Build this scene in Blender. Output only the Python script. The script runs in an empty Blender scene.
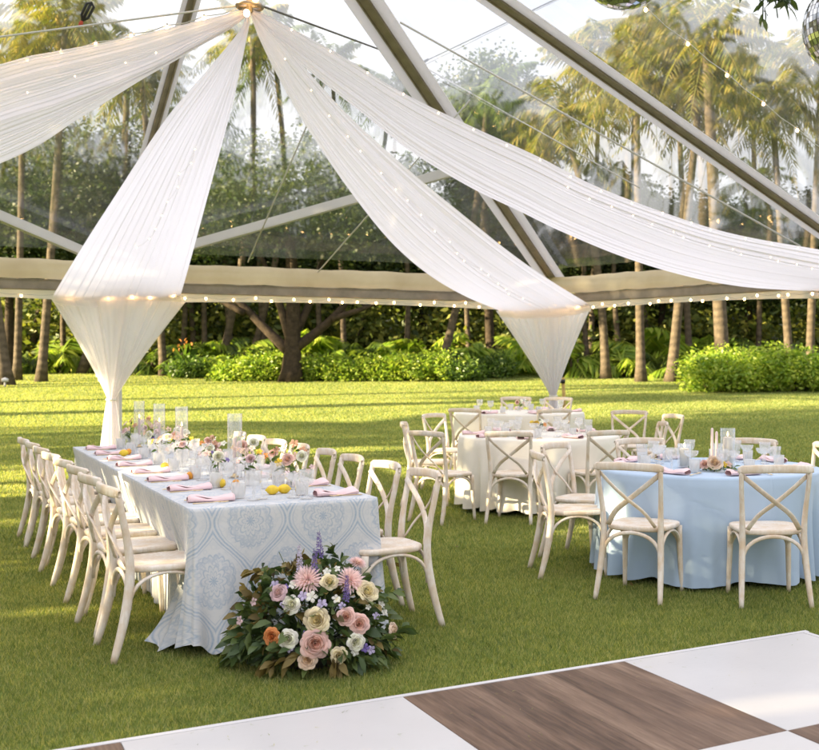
import bpy, math, random
import numpy as np
from mathutils import Vector, Matrix, noise as mnoise

random.seed(7)
RNG = np.random.default_rng(11)
PI = math.pi
SC = bpy.context.scene
COL = SC.collection
EYE, FOC, PCX, HOR = 1.5, 1080.0, 545.0, 368.0   # camera height and its optics in photo pixels


def gz(y):
    """height of the lawn, which rises gently away from the tent"""
    t = min(max(y - 10.5, 0.0), 33.0)
    return 0.042 * t * t / (t + 2.2)


def gz_np(y):
    t = np.clip(y - 10.5, 0, 33)
    return 0.042 * t * t / (t + 2.2)


def pix(px, py, y):
    return Vector(((px - PCX) * y / FOC, y, EYE - (py - HOR) * y / FOC))


# ------------------------------------------------------------------ objects
def tag(o, label=None, cat=None, group=None, kind=None):
    if label: o['label'] = label
    if cat: o['category'] = cat
    if group: o['group'] = group
    if kind: o['kind'] = kind
    return o


def thing(name, label, cat, loc=(0, 0, 0), rz=0.0, group=None):
    o = bpy.data.objects.new(name, None)
    o.empty_display_size = 0.1
    COL.objects.link(o)
    o.location = loc
    o.rotation_euler = (0, 0, rz)
    return tag(o, label, cat, group)


def dup(root, loc, rz, label, group=None, scale=None):
    r = root.copy()
    COL.objects.link(r)
    r.location = loc
    r.rotation_euler = (0, 0, rz)
    if scale: r.scale = scale
    r['label'] = label
    if group: r['group'] = group
    for ch in list(root.children):
        c = ch.copy()
        COL.objects.link(c)
        c.parent = r
        for g in ch.children:
            d = g.copy()
            COL.objects.link(d)
            d.parent = c
    return r


class MB:
    """collects shapes for ONE mesh"""
    def __init__(self):
        self.v = []
        self.f = []
        self.fm = []
        self.cur = 0

    def add(self, vs, fs, m=None):
        b = len(self.v)
        self.v.extend([tuple(p) for p in vs])
        self.f.extend([tuple(i + b for i in f) for f in fs])
        self.fm.extend([self.cur if m is None else m] * len(fs))
        return self

    def box(self, c, s, rz=0.0, m=None):
        x, y, z = s[0] / 2, s[1] / 2, s[2] / 2
        cs, sn = math.cos(rz), math.sin(rz)
        vs = []
        for dz in (-z, z):
            for dx, dy in ((-x, -y), (x, -y), (x, y), (-x, y)):
                vs.append((c[0] + dx * cs - dy * sn, c[1] + dx * sn + dy * cs, c[2] + dz))
        return self.add(vs, [(3, 2, 1, 0), (4, 5, 6, 7), (0, 1, 5, 4), (1, 2, 6, 5), (2, 3, 7, 6), (3, 0, 4, 7)], m)

    def tube(self, pts, r, n=8, cap=True, m=None, flat=None, up=None):
        """round or elliptical tube along pts; r scalar or list; flat=(a,b) multiplies the two axes"""
        P = [Vector(p) for p in pts]
        k = len(P)
        R = [r] * k if not hasattr(r, '__len__') else list(r)
        T = []
        for i in range(k):
            a = P[max(i - 1, 0)]
            b = P[min(i + 1, k - 1)]
            d = b - a
            T.append(d.normalized() if d.length > 1e-9 else Vector((0, 0, 1)))
        u = Vector(up) if up is not None else (Vector((1, 0, 0)) if abs(T[0].x) < 0.8 else Vector((0, 1, 0)))
        u = (u - T[0] * u.dot(T[0])).normalized()
        vs, fs = [], []
        fa, fb = flat or (1, 1)
        for i in range(k):
            if i or up is None:
                u = (u - T[i] * u.dot(T[i]))
                u = u.normalized() if u.length > 1e-6 else T[i].orthogonal().normalized()
            w = T[i].cross(u)
            for j in range(n):
                a = 2 * PI * (j + 0.5) / n
                vs.append(P[i] + u * (math.cos(a) * R[i] * fa) + w * (math.sin(a) * R[i] * fb))
        for i in range(k - 1):
            for j in range(n):
                j2 = (j + 1) % n
                fs.append((i * n + j, i * n + j2, (i + 1) * n + j2, (i + 1) * n + j))
        if cap:
            fs.append(tuple(range(n - 1, -1, -1)))
            fs.append(tuple(range((k - 1) * n, k * n)))
        return self.add(vs, fs, m)

    def lathe(self, prof, n=20, c=(0, 0, 0), m=None, ripple=0.0, nr=0):
        vs, fs = [], []
        k = len(prof)
        for (r, z) in prof:
            for j in range(n):
                a = 2 * PI * j / n
                rr = r * (1 + ripple * math.cos(nr * a)) if ripple else r
                vs.append((c[0] + rr * math.cos(a), c[1] + rr * math.sin(a), c[2] + z))
        for i in range(k - 1):
            for j in range(n):
                j2 = (j + 1) % n
                fs.append((i * n + j, i * n + j2, (i + 1) * n + j2, (i + 1) * n + j))
        return self.add(vs, fs, m)

    def ball(self, c, r, n=10, s=(1, 1, 1), m=None):
        vs, fs = [(c[0], c[1], c[2] - r * s[2])], []
        k = max(4, n // 2 + 1)
        for i in range(1, k):
            a = PI * i / k
            for j in range(n):
                b = 2 * PI * j / n
                vs.append((c[0] + r * s[0] * math.sin(a) * math.cos(b), c[1] + r * s[1] * math.sin(a) * math.sin(b), c[2] - r * s[2] * math.cos(a)))
        vs.append((c[0], c[1], c[2] + r * s[2]))
        for j in range(n):
            fs.append((0, 1 + (j + 1) % n, 1 + j))
        for i in range(k - 2):
            for j in range(n):
                j2 = (j + 1) % n
                fs.append((1 + i * n + j, 1 + i * n + j2, 1 + (i + 1) * n + j2, 1 + (i + 1) * n + j))
        e = len(vs) - 1
        for j in range(n):
            fs.append((e, 1 + (k - 2) * n + j, 1 + (k - 2) * n + (j + 1) % n))
        return self.add(vs, fs, m)

    def mesh(self, name, mats, smooth=True):
        me = bpy.data.meshes.new(name)
        me.from_pydata(self.v, [], self.f)
        for mm in (mats if isinstance(mats, (list, tuple)) else [mats]):
            me.materials.append(mm)
        if any(self.fm):
            me.polygons.foreach_set('material_index', self.fm)
        if smooth:
            me.polygons.foreach_set('use_smooth', [True] * len(self.f))
        me.update()
        return me

    def build(self, name, mats, parent=None, world=False, smooth=True):
        """one linked mesh object; world=True: vertices are world coordinates"""
        if world and parent is not None:
            l = parent.location
            self.v = [(p[0] - l[0], p[1] - l[1], p[2] - l[2]) for p in self.v]
        o = bpy.data.objects.new(name, self.mesh(name, mats, smooth))
        COL.objects.link(o)
        if parent is not None: o.parent = parent
        return o


def sharpen(o, ang=40):
    """smooth shading that keeps edges sharper than ang"""
    me = o.data
    if hasattr(me, 'set_sharp_from_angle'):
        me.set_sharp_from_angle(angle=math.radians(ang))
    return o


def bevel(o, w=0.004, seg=2):
    b = o.modifiers.new('bevel', 'BEVEL')
    b.width = w
    b.segments = seg
    b.limit_method = 'ANGLE'
    return o


def np_mesh(name, V, F, mat, parent=None, smooth=False, world=False):
    """fast mesh from arrays: V (n,3); F (m,k), all faces with k corners"""
    V = np.asarray(V, dtype=np.float32)
    if world and parent is not None:
        V = V - np.array(parent.location, dtype=np.float32)
    F = np.asarray(F, dtype=np.int32)
    me = bpy.data.meshes.new(name)
    me.vertices.add(len(V))
    me.vertices.foreach_set('co', V.ravel())
    m, k = F.shape
    me.loops.add(m * k)
    me.loops.foreach_set('vertex_index', F.ravel())
    me.polygons.add(m)
    me.polygons.foreach_set('loop_start', np.arange(m, dtype=np.int32) * k)
    if smooth: me.polygons.foreach_set('use_smooth', np.ones(m, dtype=bool))
    for mm in (mat if isinstance(mat, (list, tuple)) else [mat]):
        me.materials.append(mm)
    me.update(calc_edges=True)
    o = bpy.data.objects.new(name, me)
    COL.objects.link(o)
    if parent is not None: o.parent = parent
    return o


def grid_obj(name, P, mat, parent=None, UV=None, close=False, world=False, smooth=True):
    """P (rows, cols, 3) -> quad sheet; UV (rows, cols, 2); close joins the last column to the first"""
    P = np.asarray(P, dtype=np.float64)
    r, c = P.shape[:2]
    idx = np.arange(r * c).reshape(r, c)
    if close:
        nx = np.roll(idx, -1, axis=1)
        a, b, d, e = idx[:-1], nx[:-1], nx[1:], idx[1:]
    else:
        a, b, d, e = idx[:-1, :-1], idx[:-1, 1:], idx[1:, 1:], idx[1:, :-1]
    F = np.stack([a.ravel(), b.ravel(), d.ravel(), e.ravel()], 1)
    o = np_mesh(name, P.reshape(-1, 3), F, mat, parent, smooth, world)
    if UV is not None:
        uvl = o.data.uv_layers.new(name='UVMap')
        flat = np.asarray(UV, dtype=np.float32).reshape(-1, 2)[F.ravel()]
        uvl.data.foreach_set('uv', flat.ravel())
    return o


def catmull(pts, n):
    """n points along a smooth curve through pts, even in chord length"""
    P = np.array([tuple(p) for p in pts], dtype=float)
    if len(P) == 2:
        t = np.linspace(0, 1, n)[:, None]
        return P[0] * (1 - t) + P[1] * t
    Q = np.vstack([2 * P[0] - P[1], P, 2 * P[-1] - P[-2]])
    out = []
    for i in range(1, len(Q) - 2):
        t = np.linspace(0, 1, 24, endpoint=False)[:, None]
        a, b, c, d = Q[i - 1], Q[i], Q[i + 1], Q[i + 2]
        out.append(0.5 * (2 * b + (c - a) * t + (2 * a - 5 * b + 4 * c - d) * t ** 2 + (3 * b - a - 3 * c + d) * t ** 3))
    out.append(P[-1:])
    C = np.vstack(out)
    L = np.concatenate([[0], np.cumsum(np.linalg.norm(np.diff(C, axis=0), axis=1))])
    s = np.linspace(0, L[-1], n)
    return np.stack([np.interp(s, L, C[:, k]) for k in range(3)], 1)


# ------------------------------------------------------------------ node helpers
class NT:
    def __init__(self, mat):
        self.t = mat.node_tree
        self.t.nodes.clear()

    def n(self, typ, ins=None, **kw):
        nd = self.t.nodes.new(typ)
        for k, v in kw.items():
            setattr(nd, k, v)
        for k, v in (ins or {}).items():
            s = nd.inputs[k]
            if isinstance(v, bpy.types.NodeSocket):
                self.t.links.new(v, s)
            else:
                if hasattr(s.default_value, '__len__') and hasattr(v, '__len__') and len(v) == 3 and len(s.default_value) == 4:
                    v = (*v, 1)
                s.default_value = v
        return nd

    def m(self, op, a, b=0.0, c=0.0):
        nd = self.t.nodes.new('ShaderNodeMath')
        nd.operation = op
        for i, v in enumerate((a, b, c)):
            if isinstance(v, bpy.types.NodeSocket): self.t.links.new(v, nd.inputs[i])
            else: nd.inputs[i].default_value = v
        return nd.outputs[0]

    def mix(self, f, a, b):
        nd = self.t.nodes.new('ShaderNodeMix')
        nd.data_type = 'RGBA'
        for s, v in ((nd.inputs[0], f), (nd.inputs[6], a), (nd.inputs[7], b)):
            if isinstance(v, bpy.types.NodeSocket): self.t.links.new(v, s)
            else: s.default_value = (*v, 1) if hasattr(v, '__len__') and len(v) == 3 else v
        return nd.outputs[2]

    def ramp(self, f, stops):
        nd = self.t.nodes.new('ShaderNodeValToRGB')
        el = nd.color_ramp.elements
        while len(el) < len(stops): el.new(0.5)
        for e, (p, c) in zip(el, stops):
            e.position = p
            e.color = (*c, 1) if len(c) == 3 else c
        self.t.links.new(f, nd.inputs[0])
        return nd.outputs[0]

    def noise(self, vec, scale, detail=3.0, rough=0.55, dist=0.0):
        nd = self.n('ShaderNodeTexNoise', {'Scale': scale, 'Detail': detail, 'Roughness': rough, 'Distortion': dist})
        if vec is not None: self.t.links.new(vec, nd.inputs['Vector'])
        return nd.outputs['Fac']

    def coord(self, which='Object', scale=None):
        o = self.n('ShaderNodeTexCoord').outputs[which]
        if scale:
            o = self.n('ShaderNodeMapping', {'Vector': o, 'Scale': scale}).outputs[0]
        return o

    def out(self, shader):
        o = self.t.nodes.new('ShaderNodeOutputMaterial')
        self.t.links.new(shader, o.inputs['Surface'])

    def bump(self, h, strength=0.3, dist=0.01):
        return self.n('ShaderNodeBump', {'Height': h, 'Strength': strength, 'Distance': dist}).outputs[0]


def new_mat(name):
    m = bpy.data.materials.new(name)
    m.use_nodes = True
    return m, NT(m)


def pbr(name, base, rough=0.5, metal=0.0, var=0.12, scale=8.0, bump=0.0, bscale=60.0, spec=0.5, coords='Object'):
    """plain surface whose colour and gloss vary a little"""
    m, t = new_mat(name)
    co = t.coord(coords)
    f = t.noise(co, scale, 4)
    lo = tuple(c * (1 - var) for c in base)
    hi = tuple(min(1, c * (1 + var)) for c in base)
    ins = {'Base Color': t.ramp(f, [(0.3, lo), (0.7, hi)]), 'Roughness': t.m('MULTIPLY_ADD', f, 0.2, rough - 0.1), 'Metallic': metal, 'Specular IOR Level': spec}
    if bump:
        ins['Normal'] = t.bump(t.noise(co, bscale, 3), bump, 0.01)
    t.out(t.n('ShaderNodeBsdfPrincipled', ins).outputs[0])
    return m


def leaf_mat(name, cols, trans=0.35, rough=0.5, nscale=0.6, tcol=1.6):
    """leaves: colour differs leaf by leaf and clump by clump, some light passes through"""
    m, t = new_mat(name)
    g = t.n('ShaderNodeNewGeometry')
    f = t.noise(t.coord('Object'), nscale, 2)
    r = t.m('ADD', t.m('MULTIPLY', g.outputs['Random Per Island'], 0.6), t.m('MULTIPLY', f, 0.6))
    k = len(cols)
    c = t.ramp(r, [(0.25 + 0.6 * i / (k - 1), cc) for i, cc in enumerate(cols)])
    p = t.n('ShaderNodeBsdfPrincipled', {'Base Color': c, 'Roughness': rough, 'Specular IOR Level': 0.3}).outputs[0]
    tc = t.n('ShaderNodeVectorMath', {0: c, 1: (tcol * 1.05, tcol * 1.1, tcol * 0.6)}, operation='MULTIPLY').outputs[0]
    tr = t.n('ShaderNodeBsdfTranslucent', {'Color': tc}).outputs[0]
    t.out(t.n('ShaderNodeMixShader', {0: trans, 1: p, 2: tr}).outputs[0])
    return m
# ------------------------------------------------------------------ materials
M = {}


def make_chair_wood():
    m, t = new_mat('whitewashed_wood')
    inf = t.n('ShaderNodeObjectInfo')
    co = t.n('ShaderNodeVectorMath', {0: t.coord('Object'), 1: inf.outputs['Location']}, operation='ADD').outputs[0]
    st = t.n('ShaderNodeMapping', {'Vector': co, 'Scale': (16, 16, 3.0)}).outputs[0]
    g = t.noise(st, 3.5, 5, 0.65, 0.6)
    wear = t.noise(co, 9, 4, 0.6)
    c = t.ramp(g, [(0.22, (0.50, 0.39, 0.29)), (0.38, (0.70, 0.61, 0.52)), (0.65, (0.82, 0.755, 0.69))])
    c = t.mix(t.ramp(wear, [(0.40, (0, 0, 0)), (0.68, (1, 1, 1))]), c, (0.66, 0.51, 0.36))
    t.out(t.n('ShaderNodeBsdfPrincipled', {'Base Color': c, 'Roughness': 0.55, 'Specular IOR Level': 0.35, 'Normal': t.bump(g, 0.25, 0.004)}).outputs[0])
    return m


M['chair'] = make_chair_wood()


def make_sheer(name, col, transp, transl, weave=True):
    m, t = new_mat(name)
    co = t.coord('Object')
    bump = t.bump(t.noise(co, 300, 2), 0.15, 0.002)
    d = t.n('ShaderNodeBsdfDiffuse', {'Color': col, 'Normal': bump}).outputs[0]
    tr = t.n('ShaderNodeBsdfTranslucent', {'Color': col}).outputs[0]
    a = t.n('ShaderNodeMixShader', {0: transl, 1: d, 2: tr}).outputs[0]
    tp = t.n('ShaderNodeBsdfTransparent', {'Color': (1, 1, 1)}).outputs[0]
    lw = t.n('ShaderNodeLayerWeight', {'Blend': 0.35}).outputs['Facing']
    fac = t.m('MULTIPLY', t.m('SUBTRACT', 1.0, lw), transp)
    t.out(t.n('ShaderNodeMixShader', {0: fac, 1: a, 2: tp}).outputs[0])
    return m


M['drape'] = make_sheer('sheer_white_chiffon', (0.93, 0.893, 0.928), 0.04, 0.80)
M['drape_low'] = make_sheer('sheer_white_voile', (0.94, 0.915, 0.94), 0.15, 0.62)
M['valance'] = make_sheer('white_tent_vinyl', (0.82, 0.79, 0.74), 0.05, 0.35)


def make_vinyl():
    m, t = new_mat('clear_tent_vinyl')
    co = t.coord('Object')
    wav = t.noise(co, 0.55, 3, 0.5, 0.4)
    nrm = t.bump(wav, 0.5, 0.14)
    gl = t.n('ShaderNodeBsdfGlossy', {'Color': (1, 1, 1), 'Roughness': 0.06, 'Normal': nrm}).outputs[0]
    tp = t.n('ShaderNodeBsdfTransparent', {'Color': (0.97, 0.97, 0.965)}).outputs[0]
    fz = t.n('ShaderNodeBsdfTranslucent', {'Color': (0.85, 0.85, 0.85)}).outputs[0]
    dust = t.ramp(t.noise(t.n('ShaderNodeMapping', {'Vector': co, 'Scale': (1, 1, 0.35)}).outputs[0], 1.3, 5, 0.6), [(0.3, (0.006,) * 3), (0.75, (0.045,) * 3)])
    bl = t.n('ShaderNodeBsdfRefraction', {'Color': (0.97, 0.97, 0.965), 'Roughness': 0.15, 'IOR': 1.03, 'Normal': nrm}).outputs[0]
    tp = t.n('ShaderNodeMixShader', {0: 0.36, 1: tp, 2: bl}).outputs[0]
    a = t.n('ShaderNodeMixShader', {0: dust, 1: tp, 2: fz}).outputs[0]
    lw = t.n('ShaderNodeLayerWeight', {'Blend': 0.5, 'Normal': nrm}).outputs['Facing']
    fr = t.m('MULTIPLY_ADD', t.m('POWER', lw, 4.0), 0.5, 0.045)
    t.out(t.n('ShaderNodeMixShader', {0: t.m('MINIMUM', fr, 0.6), 1: a, 2: gl}).outputs[0])
    return m


M['vinyl'] = make_vinyl()


def make_glass(name, haze=0.10, tint=(0.985, 0.985, 0.985)):
    m, t = new_mat(name)
    gl = t.n('ShaderNodeBsdfGlossy', {'Color': (1, 1, 1), 'Roughness': 0.04}).outputs[0]
    tp = t.n('ShaderNodeBsdfTransparent', {'Color': tint}).outputs[0]
    df = t.n('ShaderNodeBsdfTranslucent', {'Color': (0.95, 0.94, 0.93)}).outputs[0]
    dd = t.n('ShaderNodeBsdfDiffuse', {'Color': (0.9, 0.89, 0.88)}).outputs[0]
    df = t.n('ShaderNodeMixShader', {0: 0.5, 1: df, 2: dd}).outputs[0]
    a = t.n('ShaderNodeMixShader', {0: haze, 1: tp, 2: df}).outputs[0]
    lw = t.n('ShaderNodeLayerWeight', {'Blend': 0.5}).outputs['Facing']
    fr = t.m('MULTIPLY_ADD', t.m('POWER', lw, 3.5), 0.7, 0.05)
    t.out(t.n('ShaderNodeMixShader', {0: fr, 1: a, 2: gl}).outputs[0])
    return m


M['glass'] = make_glass('pressed_glass', 0.20)
M['thin_glass'] = make_glass('thin_clear_glass', 0.06)
M['frosted'] = make_glass('frosted_glass', 0.38)


def wrinkle(t, co, weave):
    """soft creases from folding, plus the weave"""
    a = t.noise(co, 3.2, 4, 0.6, 0.8)
    ridge = t.m('ABSOLUTE', t.m('SUBTRACT', t.noise(co, 2.2, 2, 0.5, 0.5), 0.5))
    h = t.m('ADD', t.m('MULTIPLY', a, 0.6), t.m('MULTIPLY', t.m('MINIMUM', ridge, 0.06), 6.0))
    b = t.bump(h, 0.16, 0.02)
    return t.n('ShaderNodeBump', {'Height': weave, 'Strength': 0.12, 'Distance': 0.002, 'Normal': b}).outputs[0]


def make_plain_cloth(name, col, var=0.05):
    m, t = new_mat(name)
    co = t.coord('Object')
    f = t.noise(co, 2.5, 3)
    w = t.noise(t.n('ShaderNodeMapping', {'Vector': co, 'Scale': (1, 1, 0.25)}).outputs[0], 220, 2)
    c = t.ramp(f, [(0.3, tuple(x * (1 - var) for x in col)), (0.7, tuple(min(1, x * (1 + var)) for x in col))])
    t.out(t.n('ShaderNodeBsdfPrincipled', {'Base Color': c, 'Roughness': 0.85, 'Specular IOR Level': 0.15, 'Sheen Weight': 0.25, 'Sheen Roughness': 0.5,
                                           'Normal': wrinkle(t, co, w)}).outputs[0])
    return m


M['cloth_blue'] = make_plain_cloth('powder_blue_linen', (0.41, 0.52, 0.67))
M['cloth_white'] = make_plain_cloth('ivory_linen', (0.80, 0.755, 0.68))
M['napkin'] = make_plain_cloth('blush_linen', (0.84, 0.61, 0.63), 0.08)


def make_damask():
    """ogee medallions in dusty blue woven on off-white; UV in metres"""
    m, t = new_mat('blue_damask_linen')
    uv = t.coord('UV')
    sp = t.n('ShaderNodeSeparateXYZ', {0: uv})
    W, P = 0.40, 0.60
    wob = t.noise(uv, 14, 2)
    u = t.m('MULTIPLY_ADD', t.m('SUBTRACT', wob, 0.5), 0.06, t.m('MULTIPLY', sp.outputs[0], 2.0 / W))
    v = t.m('MULTIPLY', sp.outputs[1], 2 * PI / P)
    cv = t.m('MULTIPLY', t.m('COSINE', v), 0.5)

    def wrapd(x):   # distance to the nearest even number
        return t.m('ABSOLUTE', t.m('WRAP', x, 1.0, -1.0))

    d1 = wrapd(t.m('SUBTRACT', u, cv))
    d2 = wrapd(t.m('ADD', t.m('SUBTRACT', u, 1.0), cv))
    d = t.m('MINIMUM', d1, d2)

    def band(x, c, w):
        return t.m('SUBTRACT', 1.0, t.m('SMOOTH_MIN', t.m('DIVIDE', t.m('ABSOLUTE', t.m('SUBTRACT', x, c)), w), 1.0, 0.2))

    line = t.m('MAXIMUM', band(d, 0.055, 0.045), t.m('MULTIPLY', band(d, 0.15, 0.025), 0.6))

    # two interleaved lattices of cell centres
    def cell(u0, v0):
        x = t.m('WRAP', t.m('SUBTRACT', u, u0), 1.0, -1.0)
        y = t.m('WRAP', t.m('SUBTRACT', t.m('DIVIDE', v, PI), v0), 1.0, -1.0)
        return x, y
    xa, ya = cell(0.5, 1.0)
    xb, yb = cell(1.5, 0.0)
    ra = t.m('SQRT', t.m('ADD', t.m('POWER', t.m('ABSOLUTE', xa), 2.0), t.m('POWER', t.m('ABSOLUTE', t.m('MULTIPLY', ya, 1.25)), 2.0)))
    rb = t.m('SQRT', t.m('ADD', t.m('POWER', t.m('ABSOLUTE', xb), 2.0), t.m('POWER', t.m('ABSOLUTE', t.m('MULTIPLY', yb, 1.25)), 2.0)))
    useb = t.m('LESS_THAN', rb, ra)
    r = t.m('MINIMUM', ra, rb)

    def pick(a, b):
        return t.m('ADD', t.m('MULTIPLY', a, t.m('SUBTRACT', 1.0, useb)), t.m('MULTIPLY', b, useb))
    x, y = pick(xa, xb), pick(ya, yb)
    ang = t.m('ARCTAN2', y, x)
    pet = t.m('ABSOLUTE', t.m('COSINE', t.m('MULTIPLY', ang, 9.0)))
    pet2 = t.m('ABSOLUTE', t.m('COSINE', t.m('MULTIPLY', ang, 5.0)))
    rp = t.m('ADD', r, t.m('MULTIPLY', pet, -0.07))
    rq = t.m('ADD', r, t.m('MULTIPLY', pet2, -0.10))
    med = t.m('MAXIMUM', t.m('MULTIPLY', band(rp, 0.50, 0.035), 0.85), t.m('MULTIPLY', band(rp, 0.41, 0.05), 0.4))
    med = t.m('MAXIMUM', med, t.m('MULTIPLY', band(rq, 0.24, 0.035), 0.8))
    med = t.m('MAXIMUM', med, t.m('MULTIPLY', band(rq, 0.12, 0.03), 0.7))
    med = t.m('MAXIMUM', med, t.m('MULTIPLY', t.m('LESS_THAN', rq, 0.02), 0.8))
    # scrollwork that fills the cells
    vo = t.n('ShaderNodeTexVoronoi', {'Vector': uv, 'Scale': 42.0, 'Randomness': 0.8}, feature='SMOOTH_F1').outputs['Distance']
    lace = t.m('MULTIPLY', band(vo, 0.36, 0.16), 0.5)
    ring = t.m('MULTIPLY', t.m('LESS_THAN', r, 0.62), t.m('GREATER_THAN', r, 0.30))
    pat = t.m('MAXIMUM', t.m('MAXIMUM', line, med), t.m('MULTIPLY', lace, t.m('MULTIPLY_ADD', ring, 0.8, 0.35)))
    worn = t.noise(uv, 90, 3, 0.7)
    pat = t.m('MULTIPLY', t.m('MAXIMUM', pat, 0.0), t.m('MULTIPLY_ADD', worn, 1.1, 0.25))
    c = t.mix(t.m('MINIMUM', t.m('MULTIPLY', pat, 0.95), 1.0), (0.60, 0.595, 0.60), (0.24, 0.335, 0.46))
    thr = t.noise(uv, 500, 2)
    t.out(t.n('ShaderNodeBsdfPrincipled', {'Base Color': c, 'Roughness': 0.9, 'Specular IOR Level': 0.1, 'Sheen Weight': 0.15, 'Normal': wrinkle(t, t.coord('Object'), thr)}).outputs[0])
    return m


M['damask'] = make_damask()
def make_gutter():
    m, t = new_mat('tan_glow_gutter_vinyl')
    co = t.coord('Object')
    f = t.noise(co, 1.4, 4)
    c = t.ramp(f, [(0.3, (0.58, 0.46, 0.30)), (0.7, (0.74, 0.62, 0.44))])  # vinyl tan, warmed so the colour carries the amber glow of the eave bulbs
    nrm = t.bump(t.noise(co, 3.0, 3), 0.2, 0.03)
    p = t.n('ShaderNodeBsdfPrincipled', {'Base Color': c, 'Roughness': 0.14, 'Specular IOR Level': 0.7, 'Normal': nrm}).outputs[0]
    tr = t.n('ShaderNodeBsdfTranslucent', {'Color': c}).outputs[0]
    t.out(t.n('ShaderNodeMixShader', {0: 0.45, 1: p, 2: tr}).outputs[0])
    return m


M['alu'] = pbr('brushed_aluminium', (0.42, 0.38, 0.34), 0.42, 0.85, 0.12, 3.0)
M['alu_dark'] = pbr('bronzed_aluminium_profile', (0.27, 0.225, 0.18), 0.5, 0.2, 0.2, 6.0)
M['keder'] = pbr('pale_vinyl_hem', (0.60, 0.58, 0.59), 0.45, 0.0, 0.06, 2.0)
M['gutter'] = make_gutter()
M['hem'] = make_sheer('pale_roof_hem', (0.82, 0.80, 0.82), 0.0, 0.6)
M['steel'] = pbr('dark_steel_cable', (0.16, 0.15, 0.15), 0.4, 0.7)
M['black'] = pbr('black_webbing', (0.02, 0.02, 0.022), 0.5)
M['red'] = pbr('red_strap', (0.45, 0.06, 0.03), 0.6)
M['cord'] = pbr('pale_lamp_cord', (0.55, 0.53, 0.5), 0.6)
M['socket'] = pbr('lamp_socket', (0.5, 0.45, 0.38), 0.5)
M['gold'] = pbr('brushed_gold', (0.80, 0.60, 0.30), 0.38, 0.75, 0.1)
M['wax'] = pbr('ivory_wax', (0.82, 0.76, 0.66), 0.5, 0, 0.05, 30)
M['wax_pink'] = pbr('blush_wax', (0.80, 0.62, 0.58), 0.5, 0, 0.05, 30)
M['wick'] = pbr('candle_wick', (0.05, 0.04, 0.03), 0.8)
M['lemon'] = pbr('lemon_peel', (0.80, 0.55, 0.03), 0.4, 0, 0.12, 30, 0.25, 120)
M['orange'] = pbr('kumquat_peel', (0.80, 0.33, 0.03), 0.4, 0, 0.12, 30, 0.25, 120)
M['tabletop'] = pbr('folding_table_top', (0.45, 0.42, 0.38), 0.6)
M['timber'] = pbr('weathered_stake', (0.42, 0.28, 0.08), 0.7, 0, 0.25, 14)


def make_bulb(name, col, st):
    m, t = new_mat(name)
    t.out(t.n('ShaderNodeEmission', {'Color': col, 'Strength': st}).outputs[0])
    try: m.cycles.emission_sampling = 'NONE'
    except Exception: pass
    return m


M['bulb'] = make_bulb('lit_warm_bulb', (1.0, 0.56, 0.20), 7.0)
M['fairy'] = make_bulb('lit_fairy_light', (1.0, 0.62, 0.28), 2.2)
M['flame'] = make_bulb('candle_flame', (1.0, 0.6, 0.22), 5.0)


def make_mirror():
    m, t = new_mat('mirror_tiles')
    g = t.n('ShaderNodeNewGeometry')
    c = t.ramp(g.outputs['Random Per Island'], [(0, (0.45, 0.46, 0.48)), (1, (0.9, 0.91, 0.92))])
    t.out(t.n('ShaderNodeBsdfPrincipled', {'Base Color': c, 'Metallic': 1.0, 'Roughness': 0.08}).outputs[0])
    return m


M['mirror'] = make_mirror()


def make_white_panel():
    m, t = new_mat('white_dance_panel')
    co = t.coord('Object')
    f = t.noise(co, 1.6, 4)
    sc = t.noise(t.n('ShaderNodeMapping', {'Vector': co, 'Scale': (3, 40, 1)}).outputs[0], 3.0, 4, 0.7)
    sp = t.noise(co, 95, 2, 0.5)
    c = t.ramp(f, [(0.3, (0.52, 0.50, 0.498)), (0.7, (0.57, 0.548, 0.545))])
    c = t.mix(t.ramp(sp, [(0.72, (0, 0, 0)), (0.78, (0.5, 0.5, 0.5))]), c, (0.42, 0.37, 0.32))
    r = t.m('MULTIPLY_ADD', sc, 0.30, 0.18)
    t.out(t.n('ShaderNodeBsdfPrincipled', {'Base Color': c, 'Roughness': r, 'Specular IOR Level': 0.4, 'Normal': t.bump(f, 0.04, 0.01)}).outputs[0])
    return m


M['panel_white'] = make_white_panel()


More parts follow.
